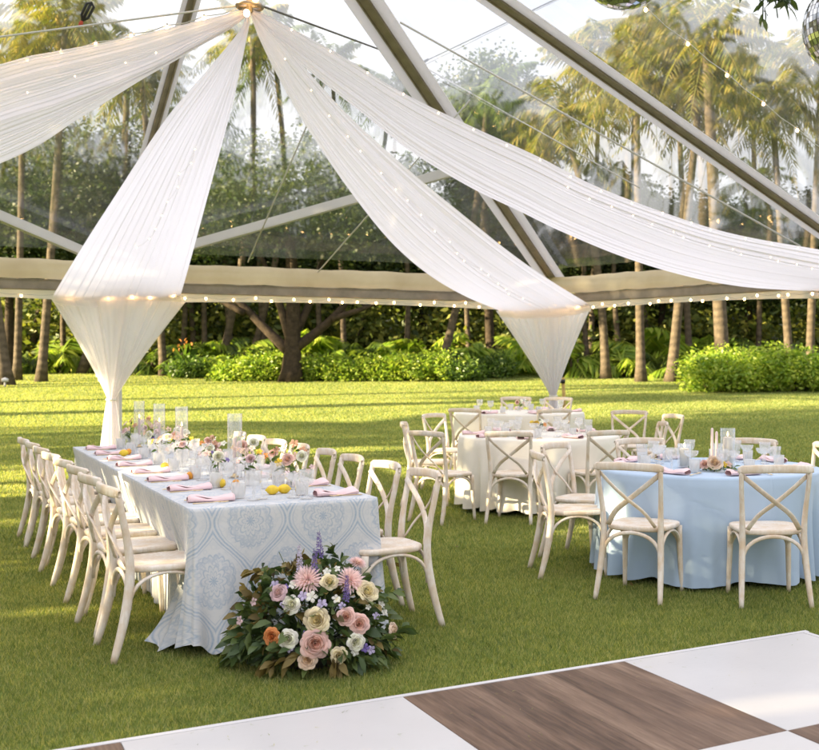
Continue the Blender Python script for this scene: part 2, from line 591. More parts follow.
def make_wood_panel():
    """walnut laminate, grain along the object's own y"""
    m, t = new_mat('walnut_laminate')
    inf = t.n('ShaderNodeObjectInfo')
    co = t.n('ShaderNodeVectorMath', {0: t.coord('Object'), 1: inf.outputs['Location']}, operation='ADD').outputs[0]
    sp = t.n('ShaderNodeSeparateXYZ', {0: t.coord('Object')})
    st = t.n('ShaderNodeMapping', {'Vector': co, 'Scale': (1.0, 0.075, 1)}).outputs[0]
    big = t.noise(st, 7, 4, 0.55, 0.9)
    fine = t.noise(st, 70, 4, 0.6, 0.2)
    pk = t.n('ShaderNodeTexWhiteNoise', {'W': t.m('FLOOR', t.m('MULTIPLY', sp.outputs[0], 6.6))}, noise_dimensions='1D').outputs['Value']
    seam = t.m('LESS_THAN', t.m('ABSOLUTE', t.m('SUBTRACT', t.m('FRACT', t.m('MULTIPLY', sp.outputs[0], 6.6)), 0.5)), 0.492)
    vein = t.noise(st, 24, 5, 0.7, 0.5)
    g = t.m('ADD', t.m('ADD', t.m('MULTIPLY', big, 0.55), t.m('MULTIPLY', fine, 0.34)), t.m('ADD', t.m('MULTIPLY', vein, 0.26), t.m('MULTIPLY', pk, 0.10)))
    g = t.m('SUBTRACT', g, 0.12)
    g = t.m('SUBTRACT', g, t.m('MULTIPLY', t.m('SUBTRACT', 1.0, seam), 0.2))
    c = t.ramp(g, [(0.36, (0.060, 0.032, 0.019)), (0.47, (0.130, 0.077, 0.050)), (0.56, (0.188, 0.119, 0.080)), (0.68, (0.29, 0.20, 0.14))])
    r = t.m('MULTIPLY_ADD', fine, 0.2, 0.36)
    t.out(t.n('ShaderNodeBsdfPrincipled', {'Base Color': c, 'Roughness': r, 'Specular IOR Level': 0.22, 'Normal': t.bump(fine, 0.08, 0.003)}).outputs[0])
    return m


M['panel_wood'] = make_wood_panel()


def make_ground():
    m, t = new_mat('mown_lawn')
    co = t.coord('Object')
    a = t.noise(co, 0.35, 4, 0.6)
    b = t.noise(co, 3.0, 4, 0.65)
    f = t.noise(co, 60, 4, 0.75)
    g = t.m('ADD', t.m('ADD', t.m('MULTIPLY', a, 0.4), t.m('MULTIPLY', b, 0.35)), t.m('MULTIPLY', f, 0.35))
    c = t.ramp(g, [(0.36, (0.045, 0.070, 0.014)), (0.52, (0.13, 0.17, 0.024)), (0.68, (0.205, 0.24, 0.034)), (0.8, (0.26, 0.255, 0.055))])
    d = t.n('ShaderNodeBsdfPrincipled', {'Base Color': c, 'Roughness': 0.75, 'Specular IOR Level': 0.15, 'Sheen Weight': 0.4, 'Sheen Roughness': 0.6, 'Sheen Tint': (0.7, 0.85, 0.25, 1),
                                         'Normal': t.bump(t.m('ADD', f, t.noise(co, 14, 4)), 0.9, 0.05)}).outputs[0]
    t.out(d)
    return m


M['ground'] = make_ground()


def make_grass():
    m, t = new_mat('grass_blades')
    g = t.n('ShaderNodeNewGeometry')
    co = t.coord('Object')
    a = t.noise(co, 0.5, 3, 0.6)
    b = t.noise(co, 5.0, 3, 0.6)
    r = t.m('ADD', t.m('MULTIPLY', g.outputs['Random Per Island'], 0.62), t.m('ADD', t.m('MULTIPLY', a, 0.30), t.m('MULTIPLY', b, 0.30)))
    c = t.ramp(r, [(0.26, (0.064, 0.098, 0.034)), (0.42, (0.132, 0.184, 0.058)), (0.65, (0.222, 0.258, 0.082)), (0.90, (0.42, 0.40, 0.18))])
    p = t.n('ShaderNodeBsdfPrincipled', {'Base Color': c, 'Roughness': 0.5, 'Specular IOR Level': 0.25}).outputs[0]
    tc = t.n('ShaderNodeVectorMath', {0: c, 1: (1.9, 1.75, 0.7)}, operation='MULTIPLY').outputs[0]
    tr = t.n('ShaderNodeBsdfTranslucent', {'Color': tc}).outputs[0]
    t.out(t.n('ShaderNodeMixShader', {0: 0.45, 1: p, 2: tr}).outputs[0])
    return m


M['grass'] = make_grass()


def make_bark(name, lo, hi, rings=0.0):
    m, t = new_mat(name)
    co = t.coord('Object')
    sp = t.n('ShaderNodeSeparateXYZ', {0: co})
    a = t.noise(co, 5.0, 5, 0.7)
    h = a
    if rings:
        w = t.m('SINE', t.m('MULTIPLY_ADD', t.noise(co, 3, 2), 4.0, t.m('MULTIPLY', sp.outputs[2], rings)))
        h = t.m('ADD', t.m('MULTIPLY', a, 0.75), t.m('MULTIPLY_ADD', w, 0.05, 0.12))
    c = t.ramp(h, [(0.3, lo), (0.68, hi)])
    t.out(t.n('ShaderNodeBsdfPrincipled', {'Base Color': c, 'Roughness': 0.85, 'Specular IOR Level': 0.15, 'Normal': t.bump(h, 0.8, 0.06)}).outputs[0])
    return m


M['palm_bark'] = make_bark('ringed_palm_bark', (0.045, 0.036, 0.027), (0.15, 0.115, 0.082), 26.0)
M['bark'] = make_bark('rough_dark_bark', (0.02, 0.015, 0.011), (0.07, 0.05, 0.034))
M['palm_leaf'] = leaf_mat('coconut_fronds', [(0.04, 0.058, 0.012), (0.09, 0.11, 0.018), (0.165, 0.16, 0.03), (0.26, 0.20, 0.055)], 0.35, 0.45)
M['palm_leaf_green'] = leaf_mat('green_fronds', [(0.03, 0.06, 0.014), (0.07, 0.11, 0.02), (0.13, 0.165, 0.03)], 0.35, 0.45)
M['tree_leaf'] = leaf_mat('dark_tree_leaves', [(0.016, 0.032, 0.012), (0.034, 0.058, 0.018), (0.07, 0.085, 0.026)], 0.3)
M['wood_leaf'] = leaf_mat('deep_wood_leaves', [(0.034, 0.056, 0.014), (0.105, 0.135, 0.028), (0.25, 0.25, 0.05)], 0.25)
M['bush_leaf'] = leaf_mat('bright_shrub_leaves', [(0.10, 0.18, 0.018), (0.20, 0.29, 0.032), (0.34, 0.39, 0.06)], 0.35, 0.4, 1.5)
M['bush_dark'] = leaf_mat('deep_shrub_leaves', [(0.035, 0.075, 0.014), (0.07, 0.125, 0.022), (0.12, 0.175, 0.03)], 0.3, 0.4, 1.5)
M['flower_leaf'] = leaf_mat('florist_greens', [(0.028, 0.052, 0.022), (0.06, 0.098, 0.034), (0.115, 0.15, 0.045)], 0.2, 0.4, 6)
M['flower_leaf_olive'] = leaf_mat('olive_florist_leaves', [(0.05, 0.035, 0.014), (0.14, 0.10, 0.03), (0.24, 0.18, 0.06)], 0.25, 0.5, 6)
M['stem'] = pbr('green_stems', (0.06, 0.09, 0.03), 0.6)
PET = {}
for _n, _c in dict(blush=(0.86, 0.59, 0.55), pink=(0.86, 0.64, 0.69), cream=(0.88, 0.76, 0.54), peach=(0.88, 0.68, 0.55), orange=(0.75, 0.30, 0.10), lilac=(0.58, 0.50, 0.74), white=(0.88, 0.84, 0.79),
                   purple=(0.20, 0.14, 0.42), yellow=(0.80, 0.55, 0.06), mauve=(0.74, 0.53, 0.58), rust=(0.55, 0.29, 0.21)).items():
    PET[_n] = leaf_mat(_n + '_petals', [tuple(x * 0.72 for x in _c), _c, tuple(min(1, x * 1.15 + 0.02) for x in _c)], 0.35, 0.6, 12, 1.1)
# ------------------------------------------------------------------ lawn
def make_lawn():
    ys = np.concatenate([np.linspace(-60, 0, 13), np.linspace(1, 60, 119), np.linspace(70, 420, 15)])
    xs = np.concatenate([np.linspace(-400, -60, 12), np.linspace(-50, 50, 101), np.linspace(60, 400, 12)])
    X, Y = np.meshgrid(xs, ys)
    Z = gz_np(Y)
    o = grid_obj('lawn', np.stack([X, Y, Z], 2), M['ground'])
    tag(o, kind='structure')


make_lawn()

FA = Vector((-0.636, 4.84, 0))                     # panel corner of the dance floor
FU = Vector((math.cos(math.radians(29.5)), math.sin(math.radians(29.5)), 0))
FV = Vector((FU.y, -FU.x, 0))
FP = 1.19


def on_floor(x, y, m=0.0):
    d = (x - FA.x, y - FA.y)
    i = d[0] * FU.x + d[1] * FU.y
    j = d[0] * FV.x + d[1] * FV.y
    return (i < 2 * FP + 0.05 + m) & (j > -0.05 - m)


def make_grass_blades():
    Vs, Fs, base = [], [], 0
    # density thins with distance while blades grow, so that the turf reads the same
    bands = [(3.7, 5.2, 16000, 0.021, 0.0022), (5.2, 6.8, 11500, 0.022, 0.0026), (6.8, 9, 7400, 0.024, 0.0031), (9, 12, 4200, 0.028, 0.0036), (12, 16, 2500, 0.029, 0.0044), (16, 22, 1400, 0.030, 0.0055), (22, 32, 620, 0.031, 0.008), (32, 44, 300, 0.032, 0.011)]
    for y0, y1, dens, h, w in bands:
        xl, xr = -0.66 * y1 - 0.8, 0.42 * y1 + 0.6
        n = int(dens * (y1 - y0) * (xr - xl))
        x = RNG.uniform(xl, xr, n)
        y = RNG.uniform(y0, y1, n)
        k = (x > -0.66 * y - 0.8) & (x < 0.42 * y + 0.6) & ~on_floor(x, y)
        x, y = x[k], y[k]
        n = len(x)
        z = gz_np(y)
        a = RNG.uniform(0, 2 * PI, n)
        hh = h * RNG.uniform(0.55, 1.35, n)
        lean = hh * RNG.uniform(0.15, 1.0 if y0 < 11 else 0.55, n)
        la = RNG.uniform(0, 2 * PI, n)
        ww = w * RNG.uniform(0.7, 1.3, n)
        dx, dy = np.cos(a) * ww, np.sin(a) * ww
        p0 = np.stack([x - dx, y - dy, z - 0.002], 1)
        p1 = np.stack([x + dx, y + dy, z - 0.002], 1)
        p2 = np.stack([x + np.cos(la) * lean, y + np.sin(la) * lean, z + hh], 1)
        Vs.append(np.stack([p0, p1, p2], 1).reshape(-1, 3))
        Fs.append(np.arange(n * 3).reshape(-1, 3) + base)
        base += n * 3
    o = np_mesh('grass', np.vstack(Vs), np.vstack(Fs), M['grass'])
    tag(o, 'short mown grass of the lawn under and behind the tables', None, None, 'stuff')


make_grass_blades()


# ------------------------------------------------------------------ dance floor
def make_dance_floor():
    c = FA + FU * (-FP) + FV * FP * 1.5
    t = thing('dance_floor', 'low checkered dance floor of white and walnut panels laid on the grass', 'dance floor', (c.x, c.y, 0))
    rz = math.atan2(FU.y, FU.x)
    for i in range(-4, 2):
        for j in range(0, 3):
            wood = (i + j) % 2 == 0
            b = MB()
            b.box((0, 0, 0), (FP - 0.003, FP - 0.003, 0.022))
            o = b.build('dance_panel', M['panel_wood'] if wood else M['panel_white'], t, smooth=False)
            p = FA + FU * (FP * (i + 0.5)) + FV * (FP * (j + 0.5)) - c
            o.location = (p.x, p.y, 0.0155)
            o.rotation_euler = (0, 0, rz)
            bevel(o, 0.0015, 1)
            o['label'] = 'walnut wood-grain floor panel' if wood else 'plain white floor panel'
    # bevelled edging along the two outer sides
    for a, d, n, L in ((FA + FU * (-4 * FP), FU, -FV, 6 * FP), (FA + FU * (2 * FP), FV, FU, 3 * FP)):
        b = MB()
        prof = [(0.002, 0.002), (0.002, 0.0275), (0.034, 0.0275), (0.05, 0.014), (0.05, 0.002)]
        vs = []
        for s in (0, L + (0.05 if d is FU else 0)):
            for (q, z) in prof:
                vs.append(a + d * s + n * q + Vector((0, 0, z)))
        k = len(prof)
        fs = [(i, (i + 1) % k, k + (i + 1) % k, k + i) for i in range(k)] + [tuple(range(k - 1, -1, -1)), tuple(range(k, 2 * k))]
        b.add(vs, fs)
        b.build('edge_trim', M['keder'], t, world=True, smooth=False)


make_dance_floor()

# ------------------------------------------------------------------ clear tent
LEG_L = Vector((-6.14, 15.5, 0))
LEG_R = Vector((0.12, 18.3, 0))
LEG_M = Vector((4.2, 14.5, 0))
LEG_N = LEG_L * 2 - LEG_R
LEG_S = LEG_M * 2 - LEG_R
LEG_W = LEG_N + Vector((2.8, -6.3, 0))
LEG_V = LEG_W + Vector((2.8, -6.3, 0))
LEG_T = LEG_S + Vector((2.2, -6.6, 0))
APEX = Vector((-2.74, 9.8, 6.5))
APEX2 = Vector((0.06, 3.5, 6.5))
EAVE = 3.02


def up(v, z): return Vector((v.x, v.y, z))


def make_tent():
    t = thing('clear_top_tent', 'large clear-roofed event tent with aluminium rafters above the tables', 'tent', (-1.5, 9.0, 0))
    legs = [LEG_N, LEG_L, LEG_R, LEG_M, LEG_S]
    for p in legs + [LEG_W, LEG_T]:
        b = MB()
        z0 = gz(p.y)
        b.box((p.x, p.y, (z0 + 2.6) / 2), (0.10, 0.10, 2.6 - z0))
        b.box((p.x, p.y, z0 + 0.006), (0.3, 0.3, 0.012))
        b.build('tent_leg', M['keder'], t, world=True, smooth=False)
    ring = [LEG_W, LEG_N, LEG_L, LEG_R, LEG_M, LEG_S, LEG_T]
    for a, c in zip(ring[:-1], ring[1:]):
        d = (c - a).normalized()
        L = (c - a).length
        rz = math.atan2(d.y, d.x)
        mid = (a + c) / 2
        inn = Vector((d.y, -d.x, 0))
        b = MB()                                   # tall rolled gutter vinyl along the eave
        n = 40
        vs = []
        prof = [(0.05, 3.02), (0.085, 2.97), (0.095, 2.86), (0.085, 2.77), (0.06, 2.742)]
        for i in range(n + 1):
            w = 0.010 * math.sin(i * 1.7) + 0.008 * math.sin(i * 0.6 + 1)
            for (q, z) in prof:
                vs.append(a + d * (L * i / n) + inn * (q + w) + Vector((0, 0, z + w * 0.5)))
        k = len(prof)
        fs = [(i * k + j, i * k + j + 1, (i + 1) * k + j + 1, (i + 1) * k + j) for i in range(n) for j in range(k - 1)]
        b.add(vs, fs)
        b.build('gutter_roll', M['gutter'], t, world=True)
        b = MB()
        b.box((mid.x, mid.y, 2.665), (L - 0.102, 0.11, 0.145), rz)
        b.box((mid.x + inn.x * 0.062, mid.y + inn.y * 0.062, 2.732), (L - 0.11, 0.012, 0.012), rz)
        b.box((mid.x + inn.x * 0.062, mid.y + inn.y * 0.062, 2.606), (L - 0.11, 0.012, 0.012), rz)
        b.build('eave_beam', [M['alu_dark']], t, world=True, smooth=False)
        # scalloped white valance hanging below the beam
        nn = 44
        P = np.zeros((4, nn + 1, 3))
        for i in range(nn + 1):
            s = i / nn
            arch = math.sin(PI * s) ** 0.7 * 0.085
            zb = 2.425 + arch
            for r in range(4):
                f = r / 3
                q = -0.075 + 0.012 * math.sin(s * 37) * f
                p = a + d * (L * s) + inn * q
                P[r, i] = (p.x, p.y, 2.60 * (1 - f) + zb * f)
        grid_obj('valance', P, M['valance'], t, world=True)
    # roof skin: one clear panel per bay
    tri = [(LEG_N, LEG_L, APEX), (LEG_L, LEG_R, APEX), (LEG_R, LEG_M, APEX), (LEG_M, LEG_S, APEX), (LEG_W, LEG_N, APEX)]
    for a, c, ap in tri:
        n = 14
        P = np.zeros((n + 1, n + 1, 3))
        A, B = up(a, EAVE + 0.16), up(c, EAVE + 0.16)
        Ap = ap + Vector((0, 0, 0.16))
        for i in range(n + 1):
            for j in range(n + 1):
                p = (A.lerp(B, j / n)).lerp(Ap, min(i / n, 0.999))
                f = i / n
                sag = 0.10 * math.sin(PI * f) * math.sin(PI * j / n)
                P[i, j] = (p.x, p.y, p.z - sag)
        grid_obj('roof_panel', P, M['vinyl'], t, world=True)
    for a, c, e, f in ((LEG_W, APEX, APEX2, LEG_V), (LEG_S, APEX, APEX2, LEG_T)):
        q = [up(a, EAVE + 0.16), c + Vector((0, 0, 0.16)), e + Vector((0, 0, 0.16)), up(f, EAVE + 0.16)]
        n = 10
        P = np.zeros((n + 1, n + 1, 3))
        for i in range(n + 1):
            for j in range(n + 1):
                p = q[0].lerp(q[1], i / n).lerp(q[3].lerp(q[2], i / n), j / n)
                P[i, j] = p
        grid_obj('roof_panel', P, M['vinyl'], t, world=True)

    def rafter(a, b_, w=0.15, h=0.10, hem=0.15, dark='alu_dark'):
        d = (b_ - a)
        L = d.length
        d.normalize()
        s = d.cross(Vector((0, 0, 1))).normalized()
        nrm = s.cross(d).normalized()
        if nrm.z < 0: nrm = -nrm

        def bar(o, ww, hh, mm, name):
            b = MB()
            vs = []
            for e in (a, b_):
                for (x, y) in ((-1, -1), (1, -1), (1, 1), (-1, 1)):
                    vs.append(e + s * (o[0] + x * ww / 2) + nrm * (o[1] + y * hh / 2))
            b.add(vs, [(3, 2, 1, 0), (4, 5, 6, 7), (0, 1, 5, 4), (1, 2, 6, 5), (2, 3, 7, 6), (3, 0, 4, 7)])
            return b
        main = bar((0, 0), w, h, None, '')
        for q in (-1, 1):   # small lips of the profile
            x = bar((q * (w / 2 - 0.012), -h / 2 - 0.008), 0.02, 0.016, None, '')
            main.add(x.v, x.f)
        r = main.build('rafter', M[dark], t, world=True, smooth=False)
        if hem:
            for q in (-1, 1):
                e = bar((q * (w / 2 + hem / 2 + 0.002), -h / 2 + 0.012), hem, 0.012, None, '').build('roof_hem', M['hem'], t, world=True, smooth=False)
        return r
    e = Vector((0, 0, 0.04))
    for p in (LEG_R, LEG_M):
        rafter(up(p, EAVE) + e, APEX)
    rafter(up(LEG_L, EAVE) + e, APEX, 0.08, 0.08, 0.05)
    rafter(up(LEG_N, EAVE) + e, APEX)
    rafter(APEX, APEX2)
    rafter(up(LEG_T, EAVE) + e, APEX2)
    # slanting braces from the side leg to the two hips
    for p in (LEG_R, LEG_N):
        hip = up(p, EAVE).lerp(APEX, 0.40)
        rafter(up(LEG_L, EAVE - 0.05), hip - Vector((0, 0, 0.12)), 0.10, 0.11, 0.0, 'keder')
    b = MB()
    b.lathe([(0.0, 0.14), (0.16, 0.13), (0.2, 0.0), (0.17, -0.12), (0.0, -0.14)], 16, APEX)
    b.build('apex_hub', M['alu'], t, world=True)


make_tent()

# ------------------------------------------------------------------ chiffon drapes
HUB = Vector((-2.68, 9.8, pix(250, 12, 9.8).z))


def edge_curve(px, end_y, n):
    """photo outline of one drape edge, put on the vertical plane from the hub to its end above the eave"""
    e = pix(px[-1][0], px[-1][1], end_y)
    dx, dy = e.x - HUB.x, e.y - HUB.y
    out = []
    for (x, y) in px[:-1]:
        k = (x - PCX) / FOC
        den = dx - k * dy
        t = (k * HUB.y - HUB.x) / den
        t = min(max(t, 0.0), 1.0)
        out.append(pix(x, y, HUB.y + t * dy))
    out.append(e)
    return catmull(out, n)


def make_swag(parent, ea, eb, seed, amp=0.05, sag=0.0, n=90, m=150, cyc=15):
    rs = np.random.default_rng(seed)
    A, B = ea, eb
    u = np.linspace(0, 1, m)
    # folds run lengthwise and fan out from the gathered end
    ph = rs.uniform(0, 2 * PI, 8)
    fr = np.array([cyc * 0.45, cyc, cyc * 1.7, cyc * 2.9, cyc * 0.22, cyc * 4.1, cyc * 1.31, cyc * 5.3])
    am = np.array([0.9, 0.8, 0.45, 0.3, 1.0, 0.16, 0.5, 0.12])
    pl = sum(a * np.sin(2 * PI * f * u + p + 1.3 * np.sin(2 * PI * u * 1.7 + p)) for a, f, p in zip(am, fr, ph)) / 2.2
    uu = u + 0.010 * np.sin(2 * PI * u * cyc + 1)
    uu[0], uu[-1] = 0, 1
    P = np.zeros((n, m, 3))
    dA = np.gradient(A, axis=0)
    for i in range(n):
        w = B[i] - A[i]
        W = np.linalg.norm(w)
        nr = np.cross(dA[i], w)
        nr = nr / (np.linalg.norm(nr) + 1e-9)
        if nr[2] < 0: nr = -nr
        t = i / (n - 1)
        ampl = amp * (0.25 + 0.75 * min(1, W / 0.9)) * (1 - 0.45 * t)
        cup = -sag * W * np.sin(PI * u) * (0.4 + 0.6 * t)
        q = A[i][None, :] + uu[:, None] * w[None, :] + nr[None, :] * (pl * ampl + cup)[:, None]
        q[:, 2] += 0.01 * np.sin(3 * PI * t + 9 * u)
        P[i] = q
    # the lower end rolls softly downwards over the eave
    T = P[-1] - P[-4]
    T /= np.linalg.norm(T, axis=1)[:, None] + 1e-9
    D = -nr[None, :]
    r_ = 0.07 + 0.03 * np.sin(PI * u)[:, None]
    ext = [P[-1] + T * r_ * math.sin(a) + D * r_ * (1 - math.cos(a)) for a in np.linspace(0, 2.0, 10)[1:]]
    full = np.concatenate([P, np.array(ext)], 0)
    grid_obj('swag', full, M['drape'], parent, world=True)
    return P


def make_leg_wrap(parent, base, along, half, seed, ztop=2.46, ztie=1.05, shift=0.0, top_shift=0.0):
    """gathered panel under the eave: wide at the beam, tied in at the leg, flaring again to the grass"""
    rs = np.random.default_rng(seed)
    inn = Vector((along.y, -along.x, 0))
    if inn.y > 0: inn = -inn
    g = gz(base.y)
    zt = ztie
    rows, m = 64, 260
    P = np.zeros((rows, m, 3))
    ph = rs.uniform(0, 2 * PI, 6)
    for i in range(rows):
        t = i / (rows - 1)
        z = ztop + (g + 0.01 - ztop) * t
        if z > zt:
            f = (z - zt) / (ztop - zt)
            a = 0.05 + (half - 0.05) * (f ** 1.12)
            bb = 0.075 + 0.03 * math.sin(PI * f)
            cx = shift * (1 - f) + top_shift * f
        else:
            f = (zt - z) / (zt - g)
            a = 0.05 + 0.10 * f ** 0.8
            bb = 0.075 + 0.07 * f
            cx = shift
        for j in range(m):
            th = 2 * PI * j / m
            fold = 1 + 0.09 * math.sin(13 * th + ph[0] + 0.5 * math.sin(3 * th)) + 0.075 * math.sin(29 * th + ph[1]) + 0.05 * math.sin(43 * th + ph[2])
            ca, sa = math.cos(th), math.sin(th)
            x = a * math.copysign(abs(ca) ** 0.9, ca) * (1 + (fold - 1) * (0.25 if z > zt else 0.8))
            y = bb * sa * (1 + (fold - 1) * 2.4)
            p = base + along * (x + cx) + inn * y
            P[i, j] = (p.x, p.y, z)
    grid_obj('leg_wrap', P, M['drape_low'], parent, close=True, world=True)
    b = MB()
    pts = [base + along * (shift + 0.064 * math.cos(q)) + inn * (0.09 * math.sin(q)) + Vector((0, 0, zt)) for q in np.linspace(0, 2 * PI, 20)]
    b.tube(pts, 0.014, 6)
    b.build('tie_ribbon', M['cloth_white'], parent, world=True)


ALO = (LEG_R - LEG_L).normalized()
ARO = (LEG_M - LEG_R).normalized()
DR = {}


def make_drapes():
    dl = thing('ceiling_drape', 'white chiffon drape falling straight to the tent leg behind the long table', 'drape', (LEG_L.x, LEG_L.y, gz(LEG_L.y)), 0, 'chiffon drapes fanning out from the tent hub')
    a = edge_curve([(246, 12), (240, 30), (208, 70), (160, 127), (104, 213), (54, 294)], 14.95, 90)
    b = edge_curve([(251, 14), (247, 36), (234, 96), (217, 162), (200, 226), (181, 294)], 15.75, 90)
    DR['L'] = make_swag(dl, a, b, 3, 0.008, 0.02)
    make_leg_wrap(dl, LEG_L - Vector((-0.03, 0.10, 0)), ALO, 0.86, 5, shift=-0.07, ztie=1.05, top_shift=0.05)
    dr = thing('ceiling_drape', 'white chiffon drape swooping from the hub to the tent leg behind the round tables', 'drape', (LEG_R.x, LEG_R.y, gz(LEG_R.y)), 0, 'chiffon drapes fanning out from the tent hub')
    a = edge_curve([(250, 12), (257, 34), (276, 74), (304, 124), (346, 186), (390, 240), (430, 275), (466, 297), (498, 310)], 17.7, 90)
    b = edge_curve([(254, 12), (275, 34), (318, 82), (350, 116), (398, 160), (454, 208), (520, 260), (589, 304)], 17.75, 90)
    DR['R'] = make_swag(dr, a, b, 8, 0.010, 0.02)
    make_leg_wrap(dr, LEG_R - Vector((-0.02, 0.16, 0)), Vector((1, 0.02, 0)).normalized(), 0.76, 9, shift=0.0, ztie=1.03, top_shift=-0.17)
    dm = thing('ceiling_drape', 'broad white chiffon drape sweeping to the upper right above the blue table', 'drape', (LEG_M.x, LEG_M.y, gz(LEG_M.y)), 0, 'chiffon drapes fanning out from the tent hub')
    a = edge_curve([(252, 10), (262, 13), (334, 52), (402, 93), (470, 126), (540, 157), (596, 185), (680, 217), (740, 235), (819, 250), (925, 268)], 13.8, 90)
    b = edge_curve([(252, 14), (275, 40), (318, 78), (362, 112), (410, 150), (470, 187), (520, 212), (560, 232), (620, 257), (680, 275), (740, 286), (806, 291)], 15.0, 90)
    DR['M'] = make_swag(dm, a, b, 14, 0.011, 0.03)
    make_leg_wrap(dm, LEG_M - Vector((0.06, 0.08, 0)), ARO, 0.34, 21)
    dn = thing('ceiling_drape', 'white chiffon drape sweeping from the hub to the upper left corner', 'drape', (LEG_N.x, LEG_N.y, gz(LEG_N.y)), 0, 'chiffon drapes fanning out from the tent hub')
    a = edge_curve([(248, 8), (212, 18), (120, 40), (52, 53), (0, 65), (-250, 140), (-560, 246)], 12.2, 90)
    b = edge_curve([(248, 14), (232, 28), (200, 46), (172, 62), (140, 80), (80, 117), (0, 163), (-200, 236), (-430, 262)], 13.0, 90)
    b2 = edge_curve([(248, 13), (230, 26), (190, 47), (150, 68), (60, 102), (0, 121), (-200, 190), (-480, 258)], 12.6, 90)
    DR['N'] = make_swag(dn, a, b2, 19, 0.011, 0.02)
    # turned-over upper edge of that drape
    make_swag(dn, b2 + np.array([0, 0.05, 0.03]), b, 23, 0.010, 0.02)


make_drapes()


# ------------------------------------------------------------------ hub, cables, string lights
def make_hub():
    t = thing('drape_hub', 'metal hub ring gathering the white drapes below the roof peak', 'hub', (HUB.x, HUB.y, HUB.z))
    b = MB()
    b.tube([(0.11 * math.cos(q), 0.11 * math.sin(q), 0.05) for q in np.linspace(0, 2 * PI, 24)], 0.018, 8)
    b.tube([(0, 0, 0.0), (0, 0, 0.16)], 0.03, 10)
    b.tube([(-0.11, 0, 0.05), (0.11, 0, 0.05)], 0.014, 8)
    b.build('hub_ring', M['alu_dark'], t)
    b = MB()
    b.tube([(0, 0, 0.16), (APEX.x - HUB.x, APEX.y - HUB.y, APEX.z - HUB.z - 0.13)], 0.006, 6)
    b.build('hanging_cable', M['steel'], t)
    for (x, y, z) in ((0.012, -0.14, -0.055), (-0.07, -0.10, 0.085), (0.08, -0.10, 0.09)):
        b = MB()
        b.ball((x, y, z), 0.028, 10, (1, 1, 1.2))
        b.build('bulb', M['bulb'], t)


make_hub()


def bulbs_along(t, pts, r, mat, sock=True):
    for p in pts:
        b = MB()
        b.ball((0, 0, -r * 1.3), r, 8, (1, 1, 1.25))
        o = b.build('bulb', M[mat], t)
        o.location = Vector(p) - t.location
        if sock:
            s = MB()
            s.tube([(0, 0, 0.02), (0, 0, -r * 0.3)], r * 0.45, 6)
            s.build('socket', M['socket'], o)


def make_string(label, pts, r=0.022, mat='bulb', group='string lights', cord_r=0.005, sock=True, extra=None):
    base = Vector(pts[0])
    t = thing('string_light', label, 'string lights', base, 0, group)
    C = [Vector(p) for p in pts]
    b = MB()
    path = []
    for a, c in zip(C[:-1], C[1:]):
        path.append(a)
        path.append((a + c) / 2 - Vector((0, 0, 0.02)))
    path.append(C[-1])
    b.tube(path, cord_r, 5)
    b.build('cord', M['cord'], t, world=True)
    bulbs_along(t, pts, r, mat, sock)
    return t


